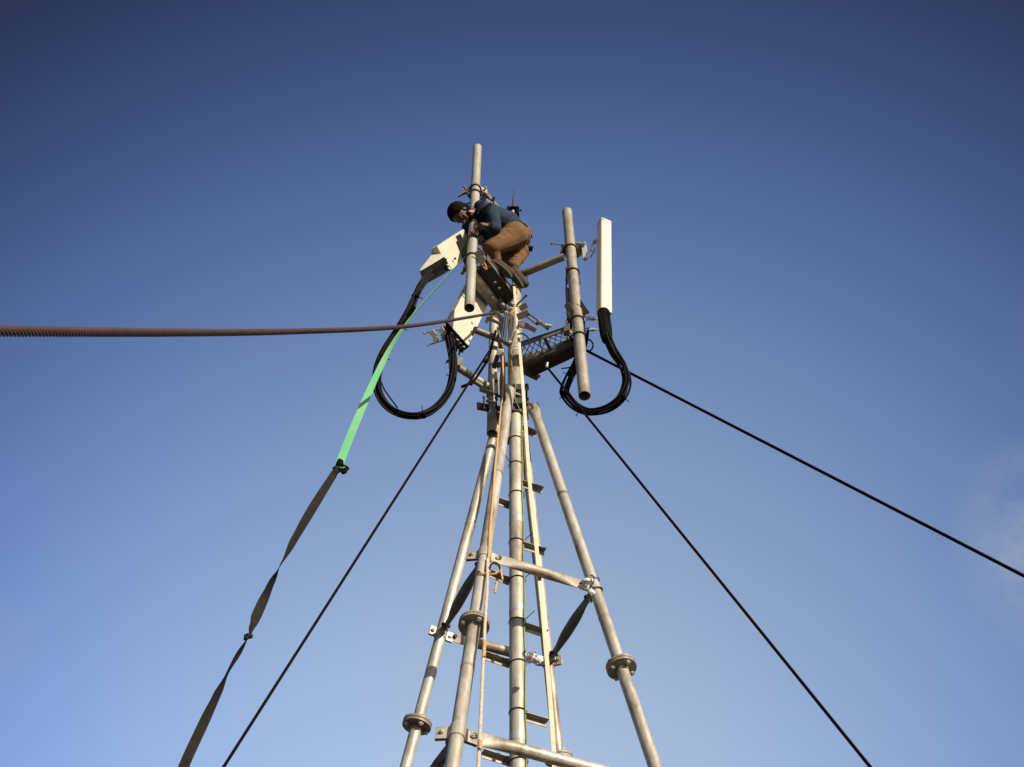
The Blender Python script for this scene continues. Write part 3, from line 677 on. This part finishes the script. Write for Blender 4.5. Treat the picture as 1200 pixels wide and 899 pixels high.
ribbon('green_webbing', [(548, 298, 12.5, 84, 1), (528, 319, 11.9, 82, 1), (503, 347, 11.1, 80, 1), (482, 372, 10.4, 72, 1), (462, 400, 9.8, 58, 1), (444, 434, 9.1, 30, 1), (426, 474, 8.5, 12, 1), (409, 515, 7.9, -8, 1), (397, 546, 7.4, 5, .95)], .050, .003, green_m, strap)
ribbon('grey_webbing', [(400, 543, 7.4, 55, .8), (388, 561, 7.2, 30, 1), (366, 596, 6.9, 12, 1.05), (345, 632, 6.7, 40, 1), (329, 661, 6.5, 86, 1), (317, 685, 6.4, 130, 1), (303, 716, 6.2, 178, 1.05), (294, 737, 6.05, 240, .9), (290.5, 747, 6.0, 270, .7), (279, 767, 5.95, 305, .7), (266, 790, 5.85, 284, .7), (254, 815, 5.75, 320, .9), (236, 853, 5.6, 350, .95), (215, 899, 5.4, 360, .95), (185, 975, 5.2, 372, .95), (130, 1120, 4.9, 380, .95)], .047, .004, grey_web, strap)
bm = NB()
for (x, y, r, sc) in ((398, 543, .026, (1, .8, 1.3)), (401, 549, .026, (1.5, .9, .8)), (395, 550, .024, (1, 1, 1.1)), (403, 553, .016, (1, .7, 1.0))): sphere(bm, atw(x, y, 7.35), r, 3, sc)
for v in bm.verts: v.co += noise.noise_vector(v.co*38)*.007
obj('knot', bm, black_pl, strap)
bm = NB(); box(bm, atw(402, 551, 7.28), idir(1, .25)*.024, idir(-.2, 1)*.013, FW*.006); obj('strap_tail', bm, grey_web, strap, bevel=.003)
bm = NB(); tube(bm, spline([atw(*c) for c in ((393, 549, 7.28), (397, 547.5, 7.25), (401, 548.5, 7.24), (404, 547, 7.25))], 6), .0035, 6); obj('loose_green_end', bm, green_m, strap)
bm = NB(); sphere(bm, atw(291, 745.5, 6.0), .016, 3, (1.3, .9, 1)); sphere(bm, atw(288.5, 748, 5.98), .011, 3)
for v in bm.verts: v.co += noise.noise_vector(v.co*50)*.004
obj('small_knot', bm, grey_web, strap)

# cream hauling line down the front of the mast
cl = ribbon('hauling_line', [(602.5, 336, 12.2, 10, .8), (605.5, 372, 11.9, 10, .85), (610, 420, 11.4, 8, .9), (614, 470, 10.9, 12, .95), (617.5, 520, 10.45, 10, 1), (622, 580, 9.95, 8, 1), (628.5, 640, 9.5, 12, 1), (634.5, 700, 9.0, 10, 1), (640.5, 770, 8.55, 8, 1), (645.5, 830, 8.2, 8, 1), (649, 880, 7.9, 10, 1), (650, 905, 7.8, 10, 1), (652, 960, 7.5, 10, 1)], .029, .006, cream_m)
tag(cl, 'taut cream webbing line hanging down just right of the mast', 'rope')

# twisted ropes
def laid_rope(bm, P, r, lay=.05, strands=3, seg=6):
    P = [V(p) for p in P]; S = [0]
    for a, b in zip(P, P[1:]): S.append(S[-1]+(b-a).length)
    T, A, B = frames(P)
    st = lay/7; n = max(4, int(S[-1]/st)); pts = []; i = 0; Q = []
    for j in range(n+1):
        s = S[-1]*j/n
        while i < len(P)-2 and S[i+1] < s: i += 1
        t = (s-S[i])/max(1e-9, S[i+1]-S[i]); Q.append((P[i].lerp(P[i+1], t), A[i].lerp(A[i+1], t).normalized(), B[i].lerp(B[i+1], t).normalized(), s))
    for k in range(strands):
        tube(bm, [c + (a*math.cos(2*math.pi*(s/lay+k/strands)) + b*math.sin(2*math.pi*(s/lay+k/strands)))*r*.52 for c, a, b, s in Q], r*.52, seg)
hr = thing('hand_rope', atw(562, 899, 7.3), 'orange topped white twisted rope hanging along the front leg with a ring', 'rope')
def fl(px, py, dw=0):
    z = CAM.z; d = ray(px, py); lo, hi = 5.0, 11.0
    for _ in range(40):
        m = (lo+hi)/2; q = lp('front', m)-CAM; y = 449.5-FPX*q.dot(UP)/q.dot(FW)
        if y > py: lo = m
        else: hi = m
    return atw(px, py, (lp('front', lo)-CAM).dot(FW) - .085 + dw)
P = spline([atw(589, 413, 11.0), atw(589.5, 440, 10.75)] + [fl(*q) for q in ((588, 470), (584, 510), (580, 550), (577, 590), (574, 622), (573, 645), (571, 668))], 8)
bm = NB(); laid_rope(bm, P, .0085, .06); obj('orange_rope', bm, gold_rope, hr)
P = spline([fl(571.5, 655), fl(571, 690, -.03), fl(569.5, 712, -.05), fl(568, 740, -.05), fl(566, 780, -.05), fl(564.5, 815, -.05), fl(563, 850, -.05), fl(561.5, 880, -.05), fl(560, 910, -.05), fl(556, 990, -.05)], 8)
bm = NB(); laid_rope(bm, P, .0115, .07); obj('white_rope', bm, white_rope, hr)
bm = NB(); P = spline([fl(568.5, 752, -.065), fl(567.5, 760, -.065), fl(567, 770, -.065)], 6); laid_rope(bm, P, .013, .07)
P = spline([fl(563.5, 868, -.07), fl(562.5, 878, -.07)], 6); laid_rope(bm, P, .013, .07); obj('tape_mark', bm, gold_rope, hr)
# ring and knots
bm = NB(); c = fl(580, 666, -.02); P = [c + RT*math.cos(t)*.034 - UP*math.sin(t)*.040 for t in [i*math.pi/10 for i in range(21)]]; tube(bm, P, .006, 8); obj('ring', bm, rope_rust, hr)
bm = NB(); laid_rope(bm, spline([fl(572, 664), fl(577, 659), fl(582, 660), fl(586, 666), fl(588.5, 676), fl(589, 680)], 8), .008, .05)
laid_rope(bm, spline([fl(569, 671), fl(575, 673), fl(581, 672), fl(585, 668)], 8), .008, .05); laid_rope(bm, spline([fl(583, 682), fl(581.5, 686), fl(580, 695)], 8), .008, .05)
for q in ((571, 666), (573, 670), (581.5, 684), (580.5, 692)): sphere(bm, fl(*q), .012, 2)
obj('knot', bm, gold_rope, hr)
bm = NB(); laid_rope(bm, spline([fl(569, 672, 0), fl(566, 673, .0), fl(561, 673, .01)], 6), .009, .05)
for q in ((562, 669), (563.5, 671)): sphere(bm, fl(*q), .013, 2)
obj('knot_tail', bm, gold_rope, hr)

# green cable tied to the mast
gc = thing('ground_cable', mc(0)+V((.03, -.06, 0)), 'thin green and yellow cable tied along the right side of the mast', 'cable')
P = []
for i, py in enumerate([488, 500, 517, 532, 547, 563, 582, 610, 637, 660, 681, 705, 729, 755, 779, 806, 836, 866, 894, 930, 1000]):
    z = mast_z(py); a = -.62 + .10*math.sin(i*1.9); P.append(mc(z)+V((math.cos(a), math.sin(a), 0))*(.0575+.008))
bm = NB(); tube(bm, spline(P, 5), .0055, 8); obj('cable', bm, green_cable, gc)
bm = NB(); tube(bm, spline([mc(mast_z(488))+V((.045, -.055, 0)), mc(mast_z(478))+V((-.005, -.105, 0)), mc(mast_z(462))+V((0, -.11, 0)), mc(mast_z(440))+V((-.03, -.085, 0)), mc(mast_z(418))+V((-.035, -.085, 0)), mc(mast_z(395))+V((.02, -.09, 0))], 8), .0042, 8); obj('cable', bm, green_cable, gc)
for i, py in enumerate((487.5, 517, 546.5, 581, 637, 681, 730, 779, 836, 894)):
    z = mast_z(py); bm = NB(); tilt = random.uniform(-.006, .006)
    pts = [mc(z)+V((math.cos(t)*(.060+.005*max(0, math.cos(t+.62))), math.sin(t)*(.060+.005*max(0, math.cos(t+.62))), tilt*math.cos(t))) for t in [k*math.pi/14 for k in range(29)]]
    tube(bm, pts, .0038, 6)
    if i % 2 or i in (4, 6): a = mc(z)+V((.058, -.035, 0)); tube(bm, [a, a+V((.07, -.02, .05+.03*random.random()))], .003, 6)
    if i == 2: a = mc(z)+V((-.05, -.04, 0)); tube(bm, [a, a+V((-.05, -.02, .10))], .003, 6)
    obj('cable_tie', bm, black_pl, gc)

# white wrapping on two joints
def crumple(name, blobs, m, label, amp=.016):
    bm = NB()
    for c, r, sc in blobs: sphere(bm, c, r, 4, sc)
    for v in bm.verts: v.co += noise.noise_vector(v.co*22)*amp + noise.noise_vector(v.co*60)*amp*.4
    o = obj(name, bm, m, ang=20, fix=False); return o
cR = lp('right', 8.13); uR = (lp('right', 10)-lp('right', 0)).normalized()
o = crumple('tape_wrap', [(atw(690, 681, 8.95), .032, (1.2, .8, .8)), (atw(684, 688, 8.97), .03, (1.2, .7, .7)), (atw(693, 694, 8.93), .024, (1, 1, 1))], white_wrap, '')
tag(o, 'crumpled white tape on the joint of the right leg', 'tape', 'white tape wrapped on pipe joints')
o = crumple('tape_wrap', [(atw(623, 769, 8.72), .036, (1.3, .7, .8)), (atw(630, 774, 8.72), .032, (1.2, .8, .8)), (atw(620, 775, 8.75), .02, (1.2, .8, .8))], white_wrap, '')
tag(o, 'crumpled white tape between the mast and the rear leg', 'tape', 'white tape wrapped on pipe joints')
bm = NB(); d, a, b = basis(uR)
for h in (.06, -.045):
    tube(bm, [cR + uR*(h+.02*math.sin(t)) + (a*math.cos(t)+b*math.sin(t))*.054 for t in [k*math.pi/12 for k in range(25)]], .0045, 6)
tube(bm, spline([atw(690, 690, 8.9), atw(695, 683, 8.88), atw(696, 676, 8.92), atw(692, 674, 8.95)], 6), .0045, 6)
tw = thing('tie_wire', cR, 'black wire bound round the right leg by the white tape', 'wire'); obj('loop', bm, dark_iron, tw)

# ------------------------------------------------------------------ loose fittings by the mast head
bm = NB(); W0 = 11.75
bar(bm, atw(609, 362, W0), atw(618, 357, W0), .05, .03, hint=FW); bar(bm, atw(606, 372, W0), atw(620, 366, W0), .06, .03, hint=FW)
bar(bm, atw(619, 367, W0), atw(633, 377, W0), .016, .04, hint=FW); bar(bm, atw(617, 371, W0), atw(630, 381, W0), .016, .04, hint=FW)
bar(bm, atw(630, 376, W0), atw(643, 386, W0), .03, .05, hint=FW); bolt(bm, atw(631, 378, W0), FW, .012, .1)
bolt(bm, atw(611, 352, W0), idir(1, -1), .010, .16); o = obj('tilt_bracket', bm, frame_steel, bevel=.003); tag(o, 'folding steel bracket sticking out right of the mast above the mesh platform', 'bracket')
bm = NB(); box(bm, atw(642, 382, 11.7), idir(1, .1)*.04, idir(0, 1)*.014, FW*.02); tube(bm, [atw(638, 381, 11.68), atw(645, 382, 11.68)], .016, 10); o = obj('clamp_jaw', bm, galv_new, bevel=.003); tag(o, 'bright clamp jaw at the end of the folding bracket', 'clamp')
bm = NB(); box(bm, atw(613, 381, 11.6), idir(1, .2)*.05, idir(-.2, 1)*.028, FW*.03); box(bm, atw(623, 385, 11.6), idir(1, .5)*.045, idir(-.5, 1)*.022, FW*.03)
tube(bm, spline([atw(606, 392, 11.6), atw(612, 391, 11.6), atw(618, 395, 11.6), atw(620, 399, 11.6)], 6), .008, 8); o = obj('pipe_clamp', bm, frame_steel, bevel=.004); tag(o, 'small brown pipe clamp with a hook right of the cream line', 'clamp')
bm = NB(); box(bm, atw(611, 381, 11.53), idir(1, .2)*.026, idir(0, 1)*.018, FW*.01); box(bm, atw(599, 371, 11.6), idir(1, .1)*.028, idir(0, 1)*.022, FW*.02); box(bm, atw(597, 361, 11.65), idir(1, .3)*.03, idir(0, 1)*.012, FW*.02)
o = obj('shackle_plate', bm, galv_new, bevel=.003); tag(o, 'bright steel plates where the brown rope meets the mast', 'plate')
pu = thing('pulley', atw(587, 413, 11.0), 'small white block with the orange rope left of the upper mast', 'pulley')
bm = NB(); box(bm, atw(586, 412.5, 11.0), idir(1, .1)*.03, idir(-.1, 1)*.026, FW*.03); obj('block', bm, white_wrap, pu, bevel=.005)
bm = NB(); tube(bm, [atw(589.5, 414, 10.98), atw(589.5, 414, 10.94)], .013, 16); obj('wheel', bm, gold_rope, pu)
bm = NB(); box(bm, atw(581, 424, 11.0), idir(1, .3)*.02, idir(-.3, 1)*.06, FW*.02); sphere(bm, atw(584, 428, 10.95), .025, 2); box(bm, atw(589, 427, 10.95), idir(1, 0)*.05, idir(0, 1)*.02, FW*.03); obj('hook', bm, dark_iron, pu, bevel=.003)
bm = NB()
for i in range(3):
    x = 590+i*2.2
    tube(bm, spline([atw(x+2, 366, 11.5), atw(x, 380, 11.4), atw(x-1.5, 392, 11.35), atw(591+i, 401, 11.3), atw(596+i, 396, 11.35), atw(600+i*.8, 384, 11.4), atw(601+i*.5, 372, 11.45)], 6), .0058, 8)
o = obj('cable_coil', bm, blue_cable); tag(o, 'grey blue cable loop hanging on the mast under the platform', 'cable')
bm = NB()
for q in ((589, 358), (594, 367), (588, 373), (600, 357)): sphere(bm, atw(*q, 12.0), .03, 1)
for a, b in (((570, 372), (585, 379)), ((569, 378), (577, 370)), ((582, 366), (592, 376))): bar(bm, atw(*a, 11.8), atw(*b, 11.8), .03, .03, hint=FW)
tube(bm, [atw(583, 384, 11.6), atw(590, 410, 11.2)], .012, 8); o = obj('mast_clamp', bm, frame_steel, bevel=.003); tag(o, 'cluster of dark bolted clamps between stub pipe and mast', 'clamp')
mw = thing('feeder_cables', atw(588, 470, 11.0), 'thin dark cables running down between the stub pipe and the upper mast', 'cables')
for dx, r in ((0, .010), (2.2, .008), (4.6, .009)):
    bm = NB(); tube(bm, spline([atw(587+dx*1.3, 372, 12.0), atw(584+dx, 395, 11.8), atw(588+dx*.6, 425, 11.5), atw(586.5+dx, 452, 11.25), atw(589+dx*.7, 486, 10.95)], 8), r, 8); obj('cable', bm, cable_m, mw)
# orange cord knots
bm = NB(); laid_rope(bm, spline([atw(560, 302, 12.3), atw(564, 308, 12.25), atw(567, 313, 12.2), atw(570, 316, 12.2), atw(568, 309, 12.2), atw(563, 305, 12.2)], 6), .009, .05)
o = obj('orange_cord', bm, gold_rope); tag(o, 'orange cord knotted round the pole at the outer corner of the left platform', 'cord')
bm = NB(); laid_rope(bm, spline([atw(592, 365, 11.6), atw(597, 368, 11.5), atw(602, 363, 11.55), atw(604, 357, 11.7)], 6), .009, .05); o = obj('orange_cord', bm, gold_rope); tag(o, 'short orange cord at the top of the cream line where the brown rope ends', 'cord')
# odds stowed on the left platform
for i, q in enumerate(((580, 331), (585, 338), (577, 349))):
    bm = NB(); sphere(bm, atw(*q, 12.02+.004*i), .012, 1, (1.4, 1, 1.1)); o = obj('steel_fitting', bm, frame_steel, ang=20)
    tag(o, 'small bolt head under the left platform', 'bolt', 'bolt heads under the left platform')
bm = NB(); angle_bar(bm, atz(561, 327, 12.18), atz(588, 362, 12.18), .11, .05, .008, flip=1)
pl_ = obj('support_beam', bm, dark_iron, tower, 'dark beam under the left platform', bevel=.003)

# ------------------------------------------------------------------ the climber
hip = atw(607, 273, 12.90)
man = thing('person', atw(596, 324, 12.4), 'man in navy jacket and brown trousers bent over, holding the pole on the tower', 'person')
def capsule(bm, a, b, ra, rb, seg=14, fl=1, hint=None):
    a, b = V(a), V(b); d = b-a; L_ = d.length or 1e-4; u = d/L_; P = []; R = []
    for k in range(5): t = math.pi/2*(1-k/4); P.append(a-u*ra*math.sin(t)); R.append(max(.0008, ra*math.cos(t)))
    P.append(a+d*.5); R.append((ra+rb)/2)
    for k in range(5): t = math.pi/2*k/4; P.append(b+u*rb*math.sin(t)); R.append(max(.0008, rb*math.cos(t)))
    tube(bm, P, R, seg, rb=[r*fl for r in R] if fl != 1 else None, hint=hint)
def remesh(name, bm, voxel, smooth, m, parent, label=None, wr=0, ws=14):
    me = bpy.data.meshes.new('tmp'); bmesh.ops.recalc_face_normals(bm, faces=bm.faces[:]); bm.to_mesh(me); bm.free(); o = bpy.data.objects.new('tmp', me); COL.objects.link(o)
    r = o.modifiers.new('r', 'REMESH'); r.mode = 'VOXEL'; r.voxel_size = voxel
    if smooth: s = o.modifiers.new('s', 'SMOOTH'); s.factor = .5; s.iterations = smooth
    dg = bpy.context.evaluated_depsgraph_get(); dg.update(); e = o.evaluated_get(dg); b2 = NB(); b2.from_mesh(e.to_mesh()); e.to_mesh_clear()
    bpy.data.objects.remove(o); bpy.data.meshes.remove(me)
    if wr:
        b2.normal_update()
        for v in b2.verts:
            a_ = V((v.co.x*ws*1.1+v.co.z*ws*1.6, v.co.y*ws, v.co.z*ws*.8-v.co.x*ws*.5)); n1 = noise.noise(a_+noise.noise_vector(v.co*ws*.7)*.8)
            v.co += v.normal*(noise.noise(v.co*ws)*wr*.8 + (.35-abs(n1)*2.2)*wr*1.1*min(1, max(0, .3+noise.noise(v.co*ws*.6+V((7, 2, 5)))*2.5)))
    return obj(name, b2, m, parent, label, ang=75, fix=False)
J = dict(
 hipL=atw(603, 276, 12.70), hipR=atw(606, 280, 12.96), pelvis=atw(605, 274.5, 12.86), waist=atw(592, 262, 12.88), chest=atw(576, 256, 12.88), neck=atw(560, 251, 12.82),
 shL=atw(576, 247, 12.70), shR=atw(563, 245, 13.05), elL=atw(581, 268, 12.50), wrL=atw(564.5, 264, 12.45), elR=atw(552, 263, 13.0), wrR=atw(549, 280, 12.85),
 knL=atw(576, 290.5, 12.50), anL=atw(581, 305.5, 12.50), toL=atw(600, 319.5, 12.40), knR=atw(590, 300, 12.90), anR=atw(602, 315, 12.66), toR=atw(617, 332, 12.46),
 head=atw(540.5, 251, 12.72))
# head frame: crown to the left, face looking down
up_h = idir(-.95, -.12, -.22); fc = idir(-.12, .84, -.66); fc = (fc-up_h*fc.dot(up_h)).normalized(); rt = fc.cross(up_h).normalized()
H = J['head']
def hp(x, y, z): return H + rt*x + fc*y + up_h*z          # x side, y face, z crown
near = 1 if rt.dot(FW) < 0 else -1
bm = NB(); q = Matrix((rt, fc, up_h)).transposed().to_quaternion()
sphere(bm, hp(0, -.012, .028), .092, 3, (.86, 1.08, .98), q); sphere(bm, hp(0, .018, -.035), .068, 3, (.88, 1.0, 1.05), q)
sphere(bm, hp(0, .052, -.088), .030, 3, (1.0, .9, .8), q)             # chin
for s in (-1, 1):
    sphere(bm, hp(s*.040, .060, -.022), .024, 2, (1, .8, .9), q); sphere(bm, hp(s*.032, .078, .018), .018, 2, (1.5, .6, .5), q)   # cheeks, brows
    sphere(bm, hp(s*.080, -.008, -.008), .024, 2, (.35, .7, 1.25), q)  # ears
capsule(bm, hp(0, .082, .012), hp(0, .106, -.028), .009, .015, 12); sphere(bm, hp(.012, .098, -.030), .010, 2); sphere(bm, hp(-.012, .098, -.030), .010, 2)
sphere(bm, hp(0, .084, -.056), .016, 2, (1.5, .7, .42), q); sphere(bm, hp(0, .081, -.068), .015, 2, (1.35, .7, .5), q)
capsule(bm, hp(0, -.015, -.06), J['neck'], .056, .062)
capsule(bm, J['neck'], J['chest'], .075, .13); capsule(bm, J['chest'], J['waist'], .13, .12); capsule(bm, J['waist'], J['pelvis'], .12, .13)
capsule(bm, J['neck'], J['shL'], .06, .055); capsule(bm, J['neck'], J['shR'], .06, .055)
capsule(bm, J['shL'], J['elL'], .05, .040); capsule(bm, J['elL'], J['wrL'], .041, .029); capsule(bm, J['shR'], J['elR'], .05, .040); capsule(bm, J['elR'], J['wrR'], .041, .027)
for s in 'LR':
    capsule(bm, J['hip'+s], J['kn'+s], .085, .058); capsule(bm, J['kn'+s], J['an'+s], .055, .038); capsule(bm, J['an'+s], J['to'+s], .034, .028)
# left hand folded over the pole
pc = on(L0, L1, 270); ax_ = axL
def hw(px, py, dw): return atw(px, py, dw)
palmA, palmB = hw(562.3, 266.0, 12.50), hw(557.8, 268.0, 12.475)
capsule(bm, J['wrL'], palmA, .030, .032, fl=.8); capsule(bm, palmA, palmB, .034, .030, fl=.7)
for i, (x0, y0, x1, y1, x2, y2, r) in enumerate(((560.2, 267.5, 560.0, 273.0, 560.8, 278.2, .0082), (557.8, 267.5, 557.2, 273.6, 557.8, 280.2, .0088), (555.4, 267.3, 554.4, 273.2, 554.8, 279.4, .0085), (553.2, 267.0, 551.7, 271.6, 551.8, 277.0, .0075))):
    a, b, c = hw(x0, y0, 12.47), hw(x1, y1, 12.44), hw(x2, y2, 12.49)
    capsule(bm, a, b, r*1.15, r, 10); capsule(bm, b, c, r, r*.85, 10)
capsule(bm, hw(561, 268.5, 12.5), hw(563, 273, 12.52), .014, .012, 10); capsule(bm, hw(563, 273, 12.52), hw(561.8, 277.5, 12.56), .012, .010, 10)
# right hand holding the lifted antenna
capsule(bm, J['wrR'], J['wrR']+idir(-.3, 1)*.07, .027, .034, fl=.7)
for i in range(4):
    a = J['wrR']+idir(-.3, 1)*.08+RT*(-.027+.018*i); b = a+idir(-.5, .8, .3)*.045; capsule(bm, a, b, .010, .009, 8); capsule(bm, b, b+idir(.2, .8, .6)*.035, .009, .0075, 8)
capsule(bm, J['wrR']+RT*.03, J['wrR']+RT*.055+idir(0, 1)*.05, .012, .010, 8)
body = remesh('body', bm, .0045, 1, skin_m, man)
# hair cap: scalp shell, temples and nape
bm = NB(); sphere(bm, hp(0, -.018, .036), .0965, 4, (.90, 1.08, .98), q); sphere(bm, hp(0, -.05, -.01), .078, 3, (.98, .80, 1.05), q)
bmesh.ops.delete(bm, geom=[v for v in bm.verts if (v.co-H).dot(fc) > .052 - .35*max(0, .06-(v.co-H).dot(up_h)) and (v.co-H).dot(up_h) < .085 or ((v.co-H).dot(up_h) < .01 and (v.co-H).dot(fc) > .0)], context='VERTS')
bmesh.ops.solidify(bm, geom=bm.faces[:], thickness=-.012)
for v in bm.verts: v.co += noise.noise_vector(v.co*70)*.008
obj('hair', bm, hair_m, man, ang=80)
bm = NB()
for x in (-.045, -.025, 0, .025, .045): sphere(bm, hp(x, .052+.022*(1-abs(x)/.05), -.093+.008*abs(x)/.05), .021, 2, (1, .7, .8), q)
for s in (-1, 1): sphere(bm, hp(s*.062, .025, -.060), .022, 2, (.5, .9, 1.3), q); sphere(bm, hp(s*.030, .0905, .022), .010, 2, (1.8, .5, .4), q)
sphere(bm, hp(0, .094, -.047), .010, 2, (2.0, .5, .4), q)
remesh('beard', bm, .004, 1, hair_m, man)
bm = NB()
for s in (-1, 1): sphere(bm, hp(s*.030, .077, .003), .0115, 2)
obj('eye', bm, eye_m, man)
# jacket
bm = NB()
capsule(bm, J['neck']+idir(1, .3)*.03, J['chest'], .085, .148); capsule(bm, J['chest'], J['waist'], .148, .140); capsule(bm, J['waist'], J['waist'].lerp(J['pelvis'], .75), .140, .140)
capsule(bm, J['neck']+idir(1, .1)*.02, J['shL'], .072, .074); capsule(bm, J['neck']+idir(1, -.1)*.02, J['shR'], .07, .072); capsule(bm, J['shR'], J['chest'], .09, .12)
capsule(bm, J['shL'], J['elL'], .070, .058); capsule(bm, J['elL'], J['elL'].lerp(J['wrL'], .42), .060, .052); capsule(bm, J['shR'], J['elR'], .068, .058); capsule(bm, J['elR'], J['elR'].lerp(J['wrR'], .8), .060, .044)
capsule(bm, atw(562, 262, 12.95), atw(570, 276, 12.85), .09, .085); capsule(bm, atw(549, 263, 13.0), atw(546, 272, 12.95), .06, .048); capsule(bm, atw(566, 266, 12.92), atw(585, 274, 12.85), .09, .07)
capsule(bm, atw(563, 243, 12.84), atw(559, 262, 12.80), .068, .066); capsule(bm, atw(556, 262, 12.86), atw(562, 270, 12.84), .07, .08)
jk = remesh('jacket', bm, .0085, 6, jacket_m, man, wr=.013, ws=6)
bm = NB(); tube(bm, [J['elL'].lerp(J['wrL'], .36), J['elL'].lerp(J['wrL'], .47)], .056, 20); obj('cuff', bm, jacket_dark, jk)
bm = NB(); tube(bm, spline([atw(596, 266, 12.63), atw(603, 262, 12.66), atw(611, 261.5, 12.74), atw(617, 266, 12.82), atw(620.5, 273, 12.88), atw(622, 279, 12.9)], 6), .020, 10, rb=.014); obj('hem', bm, jacket_dark, jk)
bm = NB(); tube(bm, spline([atw(578, 234, 12.85), atw(574, 241, 12.66), atw(569, 250, 12.60), atw(563, 257, 12.64)], 6), .034, 12, rb=.018, hint=FW); tube(bm, spline([atw(566, 234, 12.9), atw(563, 243, 12.75), atw(559, 252, 12.72)], 6), .03, 12); obj('harness_strap', bm, jacket_dark, man)
bm = NB(); box(bm, atw(573, 236.5, 12.66), idir(.8, .6)*.035, idir(-.6, .8)*.012, FW*.006); obj('strap_patch', bm, shirt_m, man, bevel=.003)
# trousers
bm = NB(); capsule(bm, J['waist'].lerp(J['pelvis'], .55), J['pelvis']+idir(.6, .5)*.02, .128, .145)
capsule(bm, J['hipL'], J['knL']+idir(.6, -.3)*.02, .140, .092); capsule(bm, J['knL'], J['anL']+idir(-.2, -.8)*.02, .088, .062)
capsule(bm, J['hipL'], J['hipR'], .135, .13); capsule(bm, J['hipR'], atw(609, 295, 12.86), .128, .100); capsule(bm, atw(609, 295, 12.86), J['anR']+idir(0, -1)*.03, .098, .060)
capsule(bm, J['hipR'], J['knR'], .12, .085); capsule(bm, J['knR'], J['anR']+idir(0, -1)*.03, .085, .060)
tr = remesh('trousers', bm, .0085, 7, trouser_m, man, wr=.013, ws=5.5)
bm = NB(); tube(bm, [J['anL'].lerp(J['knL'], .12), J['anL'].lerp(J['knL'], .0)], [.060, .062], 20); tube(bm, [J['anR'].lerp(J['knR'], .2), J['anR'].lerp(J['knR'], .06)], [.064, .066], 20); obj('trouser_hem', bm, red_cloth, tr)
bm = NB(); box(bm, atw(621, 291.5, 12.85), idir(1, .1)*.03, idir(-.3, 1)*.028, FW*.012); tube(bm, [atw(617, 289, 12.85), atw(623, 291, 12.85)], .018, 10); obj('pouch', bm, jacket_dark, man, bevel=.005)
# shoes
for s in 'LR':
    a, t = J['an'+s], J['to'+s]; d = (t-a).normalized(); fwd = d; dn = (V((0, 0, -1))-fwd*V((0, 0, -1)).dot(fwd)).normalized(); sd_ = fwd.cross(dn)
    bm = NB(); capsule(bm, a-fwd*.03+dn*.02, a+fwd*.07+dn*.022, .052, .050); capsule(bm, a+fwd*.05+dn*.025, t+dn*.018, .050, .044); capsule(bm, a, a+dn*.02, .056, .052)
    sh = remesh('shoe', bm, .006, 4, shoe_m, man)
    bm = NB(); c = a.lerp(t, .5)+dn*.068+fwd*-.005; L_ = (t-a).length/2+.065; ring = []
    for k in range(28):
        an_ = 2*math.pi*k/28; x = math.cos(an_); y = math.sin(an_); ring.append((x*L_, y*(.046+.008*x)))
    lo = [bm.verts.new(c+fwd*x+sd_*y+dn*.012) for x, y in ring]; hi = [bm.verts.new(c+fwd*x+sd_*y-dn*.018) for x, y in ring]
    bm.faces.new(lo); bm.faces.new(hi[::-1])
    for k in range(28): bm.faces.new((lo[k], hi[k], hi[(k+1) % 28], lo[(k+1) % 28]))
    obj('sole', bm, sole_m, sh, bevel=.004)
    bm = NB()
    for k in range(3): p = a.lerp(t, .35+.2*k); tube(bm, [p+sd_*-.04-dn*.03, p-dn*.045, p+sd_*.04-dn*.03], .004, 6)
    obj('lace', bm, jacket_dark, sh)
